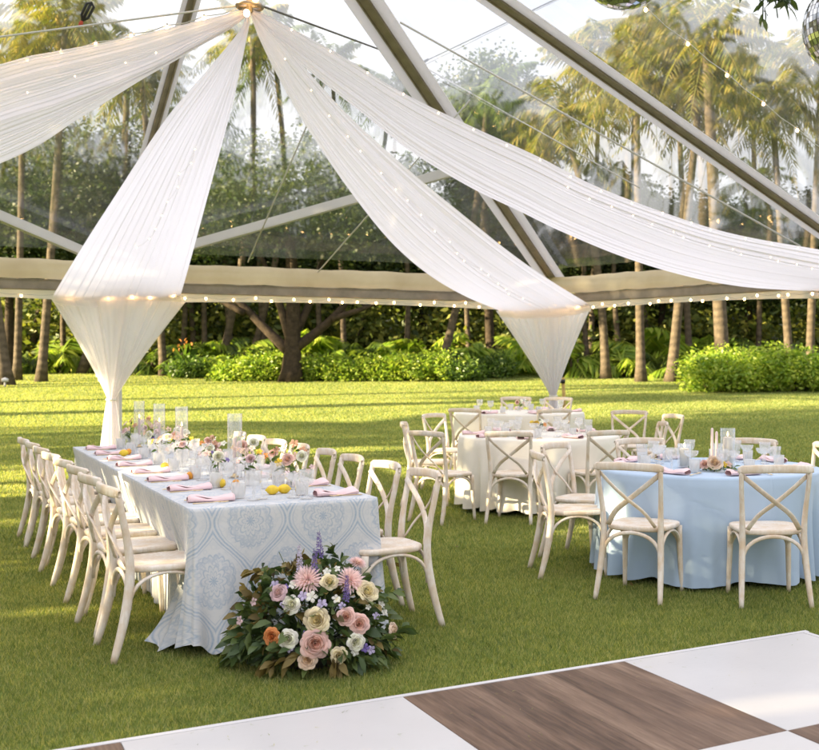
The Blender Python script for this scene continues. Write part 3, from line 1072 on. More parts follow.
def make_strings():
    # along the eaves, between beam and valance
    for a, c, n, lab in ((LEG_N, LEG_L, 14, 'warm string lights along the eave left of the long table\'s tent leg'), (LEG_L, LEG_R, 24, 'warm string lights along the eave between the two draped tent legs'),
                         (LEG_R, LEG_M, 20, 'warm string lights along the eave above the bright shrub on the right')):
        d = (c - a)
        L = d.length
        d.normalize()
        inn = Vector((d.y, -d.x, 0))
        pts = []
        for i in range(n):
            s = L * (0.02 + 0.96 * i / (n - 1)) + random.uniform(-0.10, 0.10)
            pts.append(a + d * s + inn * (0.10 + random.uniform(-.02, .02)) + Vector((0, 0, 2.56 + random.uniform(-.02, .02) - (0.03 if i % 2 else 0))))
        make_string(lab, pts, 0.016)
    # fairy lights on the drapes: picked along (row fraction, across fraction)

    def on(D, seq, off=0.05):
        P = DR[D]
        n, m = P.shape[:2]
        out = []
        for f, u in seq:
            f, u = f + random.uniform(-.006, .006), min(1, max(0, u + random.uniform(-.035, .035)))
            p = Vector(P[int(min(1, max(0, f)) * (n - 1)), int(u * (m - 1))])
            d = (Vector((0, 0, EYE)) - p).normalized()
            out.append(p + d * off)
        return out
    make_string('fairy lights running down the straight drape behind the long table', on('L', [(0.36 + 0.05 * i, 0.62 - 0.018 * i + 0.05 * (i % 2)) for i in range(9)]), 0.0065, 'fairy', 'fairy lights on the drapes', 0.0012, False)
    make_string('fairy lights running down the drape that ends behind the round tables', on('R', [(0.08 + 0.045 * i, 0.66 - 0.010 * i) for i in range(19)]), 0.0065, 'fairy', 'fairy lights on the drapes', 0.0012, False)
    make_string('fairy lights along the upper edge of the broad drape over the blue table', on('M', [(0.05 + 0.045 * i, 0.015) for i in range(20)]), 0.008, 'fairy', 'fairy lights on the drapes', 0.0012, False)
    make_string('fairy lights across the middle of the broad drape over the blue table', on('M', [(0.42 + 0.033 * i, 0.22 + 0.006 * i) for i in range(14)]), 0.0065, 'fairy', 'fairy lights on the drapes', 0.0012, False)
    make_string('fairy lights across the drape in the upper left corner', on('N', [(0.10 + 0.05 * i, 0.62) for i in range(12)]), 0.0065, 'fairy', 'fairy lights on the drapes', 0.0012, False)
    # catenary of bulbs at the upper left and upper right
    def line(p, q, n, sag=0.1):
        return [p.lerp(q, i / (n - 1)) - Vector((0, 0, sag * 4 * (i / (n - 1)) * (1 - i / (n - 1)))) for i in range(n)]
    make_string('warm bulbs on the slack line above the drape in the upper left', line(HUB + Vector((-0.1, 0.1, 0.08)), pix(-250, 112, 11.5), 16, 0.05), 0.016, 'bulb')
    make_string('warm bulbs on a line crossing the clear roof at the upper right', line(pix(600, -30, 8.6), pix(960, 250, 12.5), 12, 0.05), 0.014, 'bulb')


make_strings()


def make_cable(label, p, q, r=0.007, clamp=None, mat='steel', k=0.5):
    t = thing('tension_cable', label, 'cable', p, 0, 'tension cables under the tent roof')
    b = MB()
    b.tube([p, q], r, 6)
    b.build('wire', M[mat], t, world=True)
    if clamp is not None:
        c, d = clamp
        d = Vector(d).normalized()
        b = MB()
        b.tube([c - d * 0.02, c + d * 0.02, c + d * 0.05], [0.012, 0.02, 0.012], 8)
        b.build('ratchet_strap', M['red'], t, world=True)
        b = MB()
        s = d.orthogonal().normalized()
        b.tube([c + d * 0.05, c + d * 0.10 + s * 0.035, c + d * 0.22 + s * 0.038, c + d * 0.25, c + d * 0.22 - s * 0.035, c + d * 0.10 - s * 0.03, c + d * 0.05], 0.013, 8)
        b.tube([c + d * 0.07, c + d * 0.24], 0.014, 8)
        b.build('ratchet_handle', M['black'], t, world=True)


def make_cables():
    h = HUB + Vector((0.1, 0, 0.06))
    k = up(LEG_R, EAVE).lerp(APEX, 0.455) - Vector((0, 0, 0.14))       # on the hip rafter
    k = pix(419, 64, k.y)
    make_cable('dark cable from the drape hub to the ratchet on the rafter', h, k, 0.011)
    far = pix(560, -3, 11.6)
    make_cable('thin cable with black ratchet crossing between the two rafters', k, far, 0.008, (k, far - k))
    make_cable('thin pale cable slanting down above the broad drape', pix(400, 22, 11.8), pix(800, 246, 13.5), 0.012, None, 'keder')
    make_cable('thin pale cable running just above the broad drape\'s upper edge', k, pix(640, 188, 13.2), 0.008, None, 'keder')
    l = pix(80, 25, 10.6)
    make_cable('thin cable with black ratchet at the upper left', HUB + Vector((-0.1, 0, 0.06)), pix(-260, 71, 11.4), 0.010, (l, (0.5, -0.2, 0.75)), 'keder')
    for (a, b_, y0, y1, lab) in (((248, 262), (335, 60), 15.9, 12.4, 'thin bracing wire rising left of the two crossing drapes'), ((318, 272), (470, 100), 16.6, 13.6, 'thin bracing wire rising behind the swooping drape')):
        make_cable(lab, pix(a[0], a[1], y0), pix(b_[0], b_[1], y1), 0.010, None, 'keder')


make_cables()


def make_mirror_balls():
    for (px, py, y, R, lab) in ((624, -40, 4.5, 0.2, 'mirror ball whose lower rim hangs at the top edge above the rafter'), (851, 27, 4.5, 0.2, 'mirror ball hanging at the upper right corner beside the greenery')):
        c = pix(px, py, y)
        t = thing('mirror_ball', lab, 'mirror ball', c, 0, 'mirror balls above the dance floor')
        b = MB()
        rows = 26
        for i in range(rows):
            a0, a1 = PI * i / rows + 0.004, PI * (i + 1) / rows - 0.004
            am = (a0 + a1) / 2
            k = max(5, int(2 * PI * math.sin(am) * R / (PI * R / rows)))
            for j in range(k):
                b0, b1 = 2 * PI * j / k + 0.012, 2 * PI * (j + 1) / k - 0.012
                tl = random.uniform(0.995, 1.0)
                q = [(R * tl * math.sin(a) * math.cos(bb), R * tl * math.sin(a) * math.sin(bb), -R * tl * math.cos(a)) for a, bb in ((a0, b0), (a0, b1), (a1, b1), (a1, b0))]
                b.add(q, [(0, 1, 2, 3)])
        b.build('mirror_facets', M['mirror'], t, smooth=False)
        b = MB()
        b.ball((0, 0, 0), R * 0.985, 24)
        b.build('core', M['steel'], t)
        b = MB()
        b.tube([(0, 0, R * 0.97), (0, 0, R + 0.05)], 0.03, 10)
        b.tube([(0, 0, R + 0.05), (0, 0, 6.45 - c.z - 0.3)], 0.004, 5)
        b.build('hanging_wire', M['steel'], t)


make_mirror_balls()
# ------------------------------------------------------------------ chairs
ORD = ['first', 'second', 'third', 'fourth', 'fifth', 'sixth', 'seventh', 'eighth']


def make_chair(name, label, group):
    t = thing(name, label, 'chair', (0, 0, 0), 0, group)
    W = M['chair']
    # seat: rounded trapezoid, slightly dished
    b = MB()
    n = 44

    def outline(k):
        out = []
        for j in range(n):
            a = 2 * PI * j / n
            ca, sa = math.cos(a), math.sin(a)
            x = math.copysign(abs(ca) ** 0.55, ca)
            y = math.copysign(abs(sa) ** 0.55, sa)
            w = 0.205 + 0.022 * (y * 0.5 + 0.5)
            out.append((x * w * k, y * 0.215 * k + 0.008))
        return out
    rings = [(0.0, 0.442), (0.93, 0.442), (0.985, 0.448), (1.0, 0.456), (1.0, 0.466), (0.985, 0.474), (0.95, 0.477), (0.7, 0.472), (0.35, 0.469), (0.0, 0.468)]
    vs, fs = [], []
    for (k, z) in rings:
        vs += [(x, y, z) for x, y in outline(max(k, 0.001))]
    for i in range(len(rings) - 1):
        for j in range(n):
            j2 = (j + 1) % n
            fs.append((i * n + j, i * n + j2, (i + 1) * n + j2, (i + 1) * n + j))
    b.add(vs, fs)
    b.build('seat', W, t)
    for s in (-1, 1):
        c = catmull([(s * 0.222, -0.285, 0.0), (s * 0.208, -0.232, 0.20), (s * 0.197, -0.200, 0.40), (s * 0.199, -0.205, 0.56), (s * 0.212, -0.240, 0.75), (s * 0.217, -0.262, 0.862)], 18)
        b = MB()
        b.tube(c, [0.0165 + 0.0060 * math.sin(PI * min(1, i / 13.0)) for i in range(18)], 10, up=(1, 0, 0), flat=(0.92, 1.1))
        b.build('rear_leg', W, t)
        c = catmull([(s * 0.192, 0.178, 0.445), (s * 0.197, 0.186, 0.25), (s * 0.205, 0.203, 0.0)], 10)
        b = MB()
        b.tube(c, [0.022 - 0.008 * i / 9 for i in range(10)], 10)
        b.build('front_leg', W, t)
    # bent top rail
    b = MB()
    k = 21
    vs, fs = [], []
    prof = [(-0.026, 0.007), (-0.018, 0.0125), (0.018, 0.0125), (0.026, 0.007), (0.026, -0.007), (0.018, -0.0125), (-0.018, -0.0125), (-0.026, -0.007)]
    for i in range(k):
        s = -1 + 2 * i / (k - 1)
        x = 0.238 * s
        y = -0.258 - 0.045 * (1 - s * s)
        z = 0.862 + 0.010 * (1 - s * s)
        e = 1.0 if abs(s) < 0.93 else math.sqrt(max(0.0, 1 - ((abs(s) - 0.93) / 0.075) ** 2))
        dx, dy = 0.238, 0.09 * s
        L = math.hypot(dx, dy)
        nx, ny = -dy / L, dx / L
        for (pz, pn) in prof:
            vs.append((x + nx * pn * (0.6 + 0.4 * e), y + ny * pn * (0.6 + 0.4 * e), z + pz * (0.35 + 0.65 * e) - 0.004 * (1 - e)))
    q = len(prof)
    for i in range(k - 1):
        for j in range(q):
            fs.append((i * q + j, i * q + (j + 1) % q, (i + 1) * q + (j + 1) % q, (i + 1) * q + j))
    fs.append(tuple(range(q)))
    fs.append(tuple(range(k * q - 1, (k - 1) * q - 1, -1)))
    b.add(vs, fs)
    b.build('top_rail', W, t)
    for s in (-1, 1):
        off = 0.006 * s
        c = catmull([(s * 0.208, -0.240 + off * 0.4, 0.825), (s * 0.10, -0.262 + off, 0.735), (0, -0.262 + off, 0.655), (-s * 0.10, -0.240 + off, 0.575), (-s * 0.165, -0.205 + off, 0.480)], 16)
        b = MB()
        b.tube(c, 0.0175, 8, up=(0.6, 0, s * 0.8), flat=(1.05, 0.36))
        b.build('cross_slat', W, t)
    b = MB()
    for pa, pb in (((-0.197, -0.208, 0.26), (0.197, -0.208, 0.26)), ((-0.197, -0.20, 0.26), (-0.196, 0.182, 0.26)), ((0.197, -0.20, 0.26), (0.196, 0.182, 0.26)), ((-0.194, 0.184, 0.27), (0.194, 0.184, 0.27))):
        pts = []
        for i in range(15):
            a = PI * i / 14
            f = 0.5 - 0.5 * math.cos(a)
            z = pa[2] + 0.176 * math.sin(a) ** 0.75
            pts.append((pa[0] * (1 - f) + pb[0] * f, pa[1] * (1 - f) + pb[1] * f, z))
        m = MB()
        m.tube(pts, 0.0115, 8, flat=(1.15, 0.85))
        m.build('arched_brace', W, t)
    return t


CH = {'root': None}


def place_chair(x, y, rz, label, group):
    """rz: heading of the sitter, anticlockwise from +y"""
    if CH['root'] is None:
        CH['root'] = make_chair('cross_back_chair', label, group)
        CH['root'].location = (x, y, gz(y))
        CH['root'].rotation_euler = (0, 0, rz)
        return CH['root']
    return dup(CH['root'], (x, y, gz(y)), rz, label, group)


# ------------------------------------------------------------------ the long table
P0 = Vector((-1.85, 5.63, 0))
TE = Vector((-0.498, 0.867, 0)).normalized()    # away from the camera along the table
TN = Vector((TE.y, -TE.x, 0))                   # across it, to the right
TL, TW, TZ = 5.15, 1.04, 0.76
T_RZ = math.atan2(TE.y, TE.x) - PI / 2


def tp(s, n, z=TZ):
    p = P0 + TE * s + TN * n
    return Vector((p.x, p.y, z))


def folding_legs(t, pts, h, mat):
    for p in pts:
        b = MB()
        b.tube([(p[0], p[1], 0), (p[0], p[1], h)], 0.016, 8)
        b.build('leg', mat, t)


def make_long_table():
    t = thing('banquet_table', 'long banquet table hidden under a blue patterned cloth', 'table', tp(TL / 2, TW / 2, 0), T_RZ)
    b = MB()
    b.box((0, 0, TZ - 0.028), (TW - 0.03, TL - 0.03, 0.03))
    b.build('tabletop', M['tabletop'], t, smooth=False)
    folding_legs(t, [(x * 0.40, y * TL * 0.46) for x in (-1, 1) for y in (-1, -0.04, 1)], TZ - 0.045, M['alu'])
    # cloth: flat top with a drop that hangs in folds, puddles at the near-left corner
    rad = 0.03
    corners = [(0, 0, PI, 1.5 * PI), (TW, 0, 1.5 * PI, 2 * PI), (TW, TL, 0, 0.5 * PI), (0, TL, 0.5 * PI, PI)]
    per = []                                     # (n, s, normal n, normal s, arc length, corner closeness)
    seq = []
    for (cn, cs, a0, a1) in corners:
        cx = cn + (rad if cn == 0 else -rad)
        cy = cs + (rad if cs == 0 else -rad)
        for k in range(13):
            a = a0 + (a1 - a0) * k / 12
            seq.append((cx + rad * math.cos(a), cy + rad * math.sin(a), math.cos(a), math.sin(a)))
    full = []
    for i, p in enumerate(seq):
        q = seq[(i + 1) % len(seq)]
        d = math.hypot(q[0] - p[0], q[1] - p[1])
        k = max(1, int(d / 0.016))
        for j in range(k):
            f = j / k
            full.append(tuple(p[c] * (1 - f) + q[c] * f for c in range(4)))
    full = np.array(full)
    d = np.linalg.norm(np.roll(full[:, :2], -1, 0) - full[:, :2], axis=1)
    arc = np.concatenate([[0], np.cumsum(d)])[:-1]
    cor = np.array([[0, 0], [TW, 0], [TW, TL], [0, TL]])
    m = len(full)
    rows = 46
    rs = np.random.default_rng(4)
    ph = rs.uniform(0, 2 * PI, 6)
    P = np.zeros((rows, m, 3))
    UV = np.zeros((rows, m, 2))
    cd = np.stack([np.linalg.norm(full[:, :2] - c, axis=1) for c in cor], 1)
    push = np.clip((full[:, 1] - 0.03) / 0.25, 0, 1)
    on_side = np.minimum(np.abs(full[:, 0]), np.abs(full[:, 0] - TW)) < 0.02
    for i in range(rows):
        t_ = i / (rows - 1)
        drop = t_ * (TZ - 0.006)
        soft = np.clip(drop / 0.03, 0, 1)
        fold = (np.sin(arc * 2 * PI / 0.43 + ph[0] + 0.8 * np.sin(arc * 2.1)) * 0.6 + np.sin(arc * 2 * PI / 0.235 + ph[1]) * 0.35 + np.sin(arc * 2 * PI / 0.13 + ph[2]) * 0.12)
        amp = np.where(on_side, 0.020, 0.010) * t_ ** 0.8
        off = 0.002 + 0.004 * soft + amp * fold + np.where(on_side, -0.09 * push, 0.012) * np.minimum(1.0, t_ * 2.2)
        # the corners fall in deep folds that swing outwards
        for ci, (gain, wid) in enumerate(((0.075, 0.16), (0.075, 0.17), (0.10, 0.2), (0.10, 0.2))):
            w = np.exp(-(cd[:, ci] / (wid * (0.35 + 0.65 * t_))) ** 2)
            s_ = np.where(on_side, 1, -1) * cd[:, ci]
            pl = 0.62 + 0.38 * np.cos(s_ * 2 * PI / 0.17 + (0.6 if ci == 0 else 0.2))
            off = off + gain * w * t_ ** 1.25 * pl - 0.02 * w * (1 - pl) * t_
        # cloth bunched on the grass beside the near left corner
        bq = np.where((full[:, 0] < 0.05) & (full[:, 1] > 0.02), np.exp(-((full[:, 1] - 0.27) / 0.17) ** 2), 0)
        off = off + bq * t_ ** 2.2 * (0.22 + 0.035 * np.sin(full[:, 1] * 62))
        bf = np.where((full[:, 1] < 0.05), np.exp(-((full[:, 0] - 0.17) / 0.10) ** 2), 0)
        off = off + bf * t_ ** 2.0 * 0.09
        x = full[:, 0] + full[:, 2] * off
        y = full[:, 1] + full[:, 3] * off
        z = TZ - drop + np.zeros(m)
        if i == 0: z += 0.0
        # puddled hem
        wq = np.exp(-(cd[:, 0] / 0.42) ** 2)
        z = z + wq * (t_ ** 6) * 0.03 * (1 + np.sin(arc * 40)) + 0.004 * (t_ ** 4) * np.sin(arc * 21)
        P[i] = np.stack([x, y, np.maximum(z, 0.004)], 1)
        UV[i, :, 0] = arc
        UV[i, :, 1] = drop
    # top: rings shrinking towards the middle line
    tops = []
    tuv = []
    k = 10
    for i in range(k):
        f = 1 - i / k
        f = f if i < k - 1 else 0.0
        x = TW / 2 + (full[:, 0] - TW / 2) * f
        y = np.where(full[:, 1] < TW / 2, TW / 2 + (full[:, 1] - TW / 2) * f, np.where(full[:, 1] > TL - TW / 2, TL - TW / 2 + (full[:, 1] - TL + TW / 2) * f, full[:, 1]))
        z = TZ + 0.003 - (0.003 if i == 0 else 0) + 0.0015 * np.sin(y * 9 + x * 5)
        tops.append(np.stack([x, y, z], 1))
        tuv.append(np.stack([x, y], 1))
    tops = np.array(tops[::-1])
    A = np.concatenate([tops, P], 0)
    U = np.concatenate([np.array(tuv[::-1]), UV], 0)
    # middle of the near end: centre a column of medallions there
    U[len(tops):, :, 0] += 0.10 - (arc[np.argmin(np.abs(full[:, 0] - TW / 2) + np.abs(full[:, 1]) * 3)]) % 0.4
    U[len(tops):, :, 1] -= 0.08
    W = np.zeros_like(A)
    base = tp(0, 0, 0)
    W[..., 0] = base.x + TN.x * A[..., 0] + TE.x * A[..., 1]
    W[..., 1] = base.y + TN.y * A[..., 0] + TE.y * A[..., 1]
    W[..., 2] = A[..., 2]
    W[..., 2] += 0.002
    o = grid_obj('tablecloth', W - np.array([base.x, base.y, 0]), M['damask'], None, U, close=True)
    o.location = (base.x, base.y, 0)
    tag(o, 'floor-length off-white cloth with dusty blue ogee medallions on the long table', 'tablecloth', 'tablecloths')


make_long_table()
for k in range(8):
    s = 0.26 + 0.622 * k
    p = tp(s, -0.095 - 0.012 * k + random.uniform(-.012, .012), 0)
    lab = ('whitewashed cross-back chair at the near left corner of the long patterned table' if k == 0 else
           'whitewashed cross-back chair at the far left end of the long patterned table' if k == 7 else
           '%s whitewashed chair from the near end along the long table\'s left side' % ORD[k])
    place_chair(p.x, p.y, T_RZ - PI / 2 + 0.10 + random.uniform(-.09, .09), lab, 'cross-back chairs at the long table')
for k in range(8):
    s = 0.14 + 0.622 * k
    p = tp(s, TW + 0.085 + random.uniform(-.012, .012), 0)
    lab = ('whitewashed cross-back chair at the near right corner of the long patterned table' if k == 0 else
           'whitewashed cross-back chair at the far right end of the long patterned table' if k == 7 else
           '%s whitewashed chair from the near end along the long table\'s right side' % ORD[k])
    place_chair(p.x, p.y, T_RZ + PI / 2 + random.uniform(-.09, .09), lab, 'cross-back chairs at the long table')

# ------------------------------------------------------------------ round tables
RT = {'blue': (Vector((1.225, 8.07, 0)), 0.825), 'white': (Vector((-0.065, 11.66, 0)), 0.86), 'far': (Vector((-0.36, 15.0, 0)), 0.90)}


def make_round(key, label, clabel, mat, seed, nf, amp):
    c, R = RT[key]
    g = gz(c.y)
    t = thing('round_table', label, 'table', (c.x, c.y, g), 0, 'round banquet tables')
    b = MB()
    b.lathe([(0, 0.722), (R - 0.03, 0.722), (R - 0.02, 0.728), (R - 0.02, 0.745), (R - 0.03, 0.75), (0, 0.75)], 48)
    b.build('tabletop', M['tabletop'], t)
    folding_legs(t, [(0.5 * math.cos(a), 0.5 * math.sin(a)) for a in (0.7, 2.3, 3.9, 5.5)], 0.722, M['alu'])
    rs = np.random.default_rng(seed)
    m = 360
    th = np.linspace(0, 2 * PI, m, endpoint=False)
    p1, p2, p3 = rs.uniform(0, 2 * PI, 3)
    rows = []
    for i, f in enumerate([0.02, 0.3, 0.6, 0.85, 0.95, 0.985]):
        r = (R - 0.012) * f
        rows.append(np.stack([r * np.cos(th), r * np.sin(th), 0.762 + 0.0012 * np.sin(5 * th) + 0 * th], 1))
    warp = th + 0.22 * np.sin(2 * th + p1) + 0.12 * np.sin(3 * th + p2) + 0.05 * np.sin(7 * th + p3)
    F = np.sin(nf * warp)
    F = F + 0.25 * np.sin(2 * nf * warp + 0.9)                       # folds lean to one side
    F2 = 0.30 * np.sin(0.37 * nf * th + p1) + 0.10 * np.sin(2.7 * nf * th + p3)
    gain = 0.80 + 0.25 * np.sin(3 * th + p2) + 0.30 * np.sin(7 * th + p1)
    n = 44
    for i in range(n):
        t_ = i / (n - 1)
        z = 0.760 - t_ * 0.735
        tt = max(0.0, (t_ - 0.10) / 0.90)
        a = amp * gain * tt ** 1.15
        r = R + 0.002 + 0.012 * min(1, t_ * 12) + a * (F + F2 - 0.55) + 0.030 * tt
        hem = 0.012 * (1 - F) * t_ ** 3
        rows.append(np.stack([r * np.cos(th), r * np.sin(th), z - 0.006 * np.exp(-t_ * 30) + hem], 1))
    o = grid_obj('tablecloth', np.array(rows), mat, None, None, close=True)
    o.location = (c.x, c.y, g + 0.002)
    tag(o, clabel, 'tablecloth', 'tablecloths')


make_round('blue', 'round banquet table hidden under the powder blue cloth', 'floor-length powder blue cloth falling in deep folds on the round table at right', M['cloth_blue'], 3, 17, 0.085)
make_round('white', 'round banquet table hidden under the nearer ivory cloth', 'floor-length ivory cloth on the nearer of the two white round tables', M['cloth_white'], 5, 16, 0.072)
make_round('far', 'round banquet table hidden under the farther ivory cloth', 'floor-length ivory cloth on the farther white round table by the draped leg', M['cloth_white'], 8, 16, 0.070)


def seat(x, y, fx, fy, label, group):
    place_chair(x, y, math.atan2(fy, fx) - PI / 2, label, group)


def around(key, dx, dy, dist, label, group, turn=0.0):
    c, R = RT[key]
    L = math.hypot(dx, dy)
    dx, dy = dx / L, dy / L
    a = math.atan2(-dy, -dx) + turn
    seat(c.x + dx * dist, c.y + dy * dist, math.cos(a), math.sin(a), label, group)


G = 'cross-back chairs around the blue table'
around('blue', -0.56, -0.88, 1.075, 'whitewashed cross-back chair before the blue table, its back turned, left of the other', G, 0.12)
around('blue', 0.20, -1.0, 1.07, 'whitewashed cross-back chair before the blue table, its back turned, right of the other', G, -0.16)
around('blue', -1.19, -0.16, 1.03, 'whitewashed chair side-on at the blue table\'s left edge, nearer of two', G, 0.05)
around('blue', -0.87, 0.50, 1.05, 'whitewashed chair side-on at the blue table\'s left edge, farther of two', G)
around('blue', -0.32, 1.0, 1.06, 'whitewashed chair facing us behind the blue table, left of the pale candles', G)
around('blue', 0.42, 0.95, 1.07, 'whitewashed chair facing us behind the blue table, right behind the tapers and pillar candle', G)
around('blue', 0.86, 0.56, 1.10, 'whitewashed chair cut by the right picture edge behind the blue table', G)
around('blue', 0.95, -0.33, 1.03, 'whitewashed chair cut by the right picture edge beside the blue cloth', G)
G = 'cross-back chairs around the nearer ivory table'
around('white', -0.22, -1.0, 1.08, 'whitewashed chair with its back to us at the middle of the nearer ivory table', G, 0.02)
around('white', 0.53, -0.86, 1.08, 'whitewashed chair with its back to us between the ivory table and blue table', G, -0.1)
seat(-0.98, 10.62, 0.62, 0.78, 'whitewashed chair at the ivory table\'s left, beside the long table\'s near right chair', G)
seat(-1.26, 11.75, 1, 0.05, 'whitewashed chair side-on left of the nearer ivory cloth', G)
seat(-1.12, 12.95, 0.85, -0.5, 'whitewashed chair turned three-quarters left of the ivory tables', G)
seat(1.02, 11.75, -1, -0.1, 'whitewashed chair side-on right of the nearer ivory table, lower of two', G)
seat(1.30, 12.85, -0.9, -0.42, 'whitewashed chair side-on behind the blue table\'s glasses, upper of two', G)
seat(1.0, 13.42, -0.25, -0.97, 'whitewashed chair facing us alone on the grass right of the ivory tables', G)
G = 'cross-back chairs around the farther ivory table'
around('far', -0.06, 1.0, 1.12, 'whitewashed chair at the back of the farther ivory table, left of the draped leg', G)
around('far', 0.42, 0.95, 1.12, 'whitewashed chair at the back of the farther ivory table, before the draped leg', G)
around('far', -0.5, -0.87, 1.12, 'whitewashed chair in the gap between the two ivory tables, at left', G, 0.1)
around('far', 0.35, -0.95, 1.12, 'whitewashed chair in the gap between the two ivory tables, at right', G)


# ------------------------------------------------------------------ tableware
def lathe_proto(name, label, cat, prof, mat, n=18, ripple=0.0, nr=0, group=None):
    b = MB()
    b.lathe(prof, n, m=0, ripple=ripple, nr=nr)
    o = b.build(name, mat)
    return tag(o, label, cat, group)


PROTO = {}


def put(kind, x, y, z, label, group, rz=None):
    o = PROTO[kind]
    if o.get('used'):
        o = o.copy()
        COL.objects.link(o)
    o['used'] = 1
    o['label'] = label
    o['group'] = group
    o.location = (x, y, z)
    o.rotation_euler = (0, 0, random.uniform(0, 6.28) if rz is None else rz)
    return o


PROTO['goblet'] = lathe_proto('goblet', 'g', 'glass', [(0, 0.004), (0.034, 0.002), (0.036, 0.005), (0.010, 0.012), (0.0055, 0.03), (0.009, 0.045), (0.0055, 0.06), (0.012, 0.078), (0.034, 0.09), (0.042, 0.11), (0.043, 0.14), (0.045, 0.165), (0.043, 0.165), (0.040, 0.12), (0.03, 0.096), (0, 0.088)], M['glass'], 16, 0.035, 8)
PROTO['coupe'] = lathe_proto('coupe_glass', 'c', 'glass', [(0, 0.004), (0.034, 0.002), (0.036, 0.005), (0.008, 0.012), (0.0045, 0.04), (0.0045, 0.088), (0.012, 0.094), (0.040, 0.108), (0.050, 0.125), (0.052, 0.142), (0.050, 0.142), (0.046, 0.124), (0.03, 0.108), (0, 0.1)], M['glass'], 16, 0.03, 8)
PROTO['tumbler'] = lathe_proto('tumbler', 't', 'glass', [(0, 0.003), (0.033, 0.002), (0.036, 0.008), (0.040, 0.09), (0.038, 0.09), (0.034, 0.014), (0, 0.012)], M['frosted'], 20, 0.03, 10)


def make_napkin():
    """long folded napkin, lying along x"""
    P = np.zeros((11, 25, 3))
    for i in range(11):
        a = 2 * PI * i / 10
        for j in range(25):
            s = j / 24
            x = -0.125 + 0.25 * s
            w = 0.052 * (1 - 0.25 * math.sin(PI * s) ** 3 * 0.4 + 0.06 * math.sin(9 * s))
            h = 0.014 * (1 + 0.35 * math.sin(7 * s + 1) + 0.25 * math.cos(3 * a + 8 * s))
            k = 1.0 if 0 < j < 24 else 0.75
            y = w * k * math.copysign(abs(math.cos(a)) ** 0.6, math.cos(a)) + 0.005 * math.sin(6 * s)
            z = h * (1 + math.copysign(abs(math.sin(a)) ** 0.7, math.sin(a))) * (1 if k == 1 else 0.8)
            P[i, j] = (x, y, z + 0.001)
    o = grid_obj('napkin', P, M['napkin'])
    # a folded-over flap on top
    Q = np.zeros((8, 13, 3))
    for i in range(8):
        for j in range(13):
            u, v = i / 7, j / 12
            xx, yy = -0.11 + 0.17 * v + 0.03 * u, -0.030 + 0.058 * u
            s = (xx + 0.125) / 0.25
            ca = min(0.98, (abs(yy) / 0.052)) ** (1 / 0.6)
            hh = 0.014 * (1 + 0.35 * math.sin(7 * s + 1))
            Q[i, j] = (xx, yy, hh * (1 + math.sqrt(1 - ca * ca) ** 0.7) + 0.0028)
    fl = grid_obj('folded_flap', Q, M['napkin'], o)
    return o


PROTO['napkin'] = make_napkin()
tag(PROTO['napkin'], 'n', 'napkin')


def put_napkin(x, y, z, rz, label, group):
    o = PROTO['napkin']
    if o.get('used'):
        kids = list(o.children)
        o = o.copy()
        COL.objects.link(o)
        for k in kids:
            c = k.copy()
            COL.objects.link(c)
            c.parent = o
    o['used'] = 1
    o['label'] = label
    o['group'] = group
    o.location = (x, y, z)
    o.rotation_euler = (0, 0, rz)


def make_cutlery():
    b = MB()
    b.tube([(-0.11, 0, 0.006), (-0.02, 0, 0.007), (0.0, 0, 0.006), (0.10, 0, 0.005), (0.118, 0.003, 0.005)], [0.005, 0.0035, 0.004, 0.007, 0.003], 8, flat=(1.2, 0.5))
    k = b.build('knife', M['gold'])
    b = MB()
    b.tube([(-0.10, 0, 0.005), (0.0, 0, 0.006), (0.03, 0, 0.009), (0.045, 0, 0.008)], [0.005, 0.003, 0.004, 0.009], 8, flat=(1.2, 0.45))
    for q in (-0.008, -0.0027, 0.0027, 0.008):
        b.tube([(0.043, q * 0.9, 0.008), (0.07, q, 0.006), (0.09, q, 0.009)], 0.0014, 5)
    f = b.build('fork', M['gold'])
    return tag(k, 'k', 'knife'), tag(f, 'f', 'fork')


PROTO['knife'], PROTO['fork'] = make_cutlery()


def make_hurricane(name, label, p, h, r, taper_h, pillar=False, group='glass hurricane candles', col='wax'):
    t = thing(name, label, 'candle holder', p, random.uniform(0, 6), group)
    b = MB()
    b.lathe([(0, 0.003), (r, 0.002), (r, h), (r - 0.002, h), (r - 0.002, 0.006), (0, 0.006)], 28)
    b.build('glass_cylinder', M['thin_glass'], t)
    b = MB()
    rr = 0.036 if pillar else 0.0115
    b.lathe([(0, 0.008), (rr, 0.008), (rr * 0.96, taper_h - 0.004), (rr * 0.8, taper_h), (0, taper_h - 0.003)], 16)
    c = b.build('candle', M[col], t)
    if not pillar:
        b = MB()
        b.lathe([(0, 0.006), (0.028, 0.006), (0.028, 0.012), (0.014, 0.016), (0.014, 0.03), (0, 0.03)], 14)
        b.build('candle_base', M['gold'], t)
    b = MB()
    b.tube([(0, 0, taper_h - 0.004), (0.001, 0, taper_h + 0.012)], 0.0012, 5)
    b.build('wick', M['wick'], c)
    b = MB()
    b.lathe([(0, taper_h + 0.006), (0.006, taper_h + 0.014), (0.005, taper_h + 0.024), (0.0, taper_h + 0.042)], 10)
    b.build('flame', M['flame'], c)


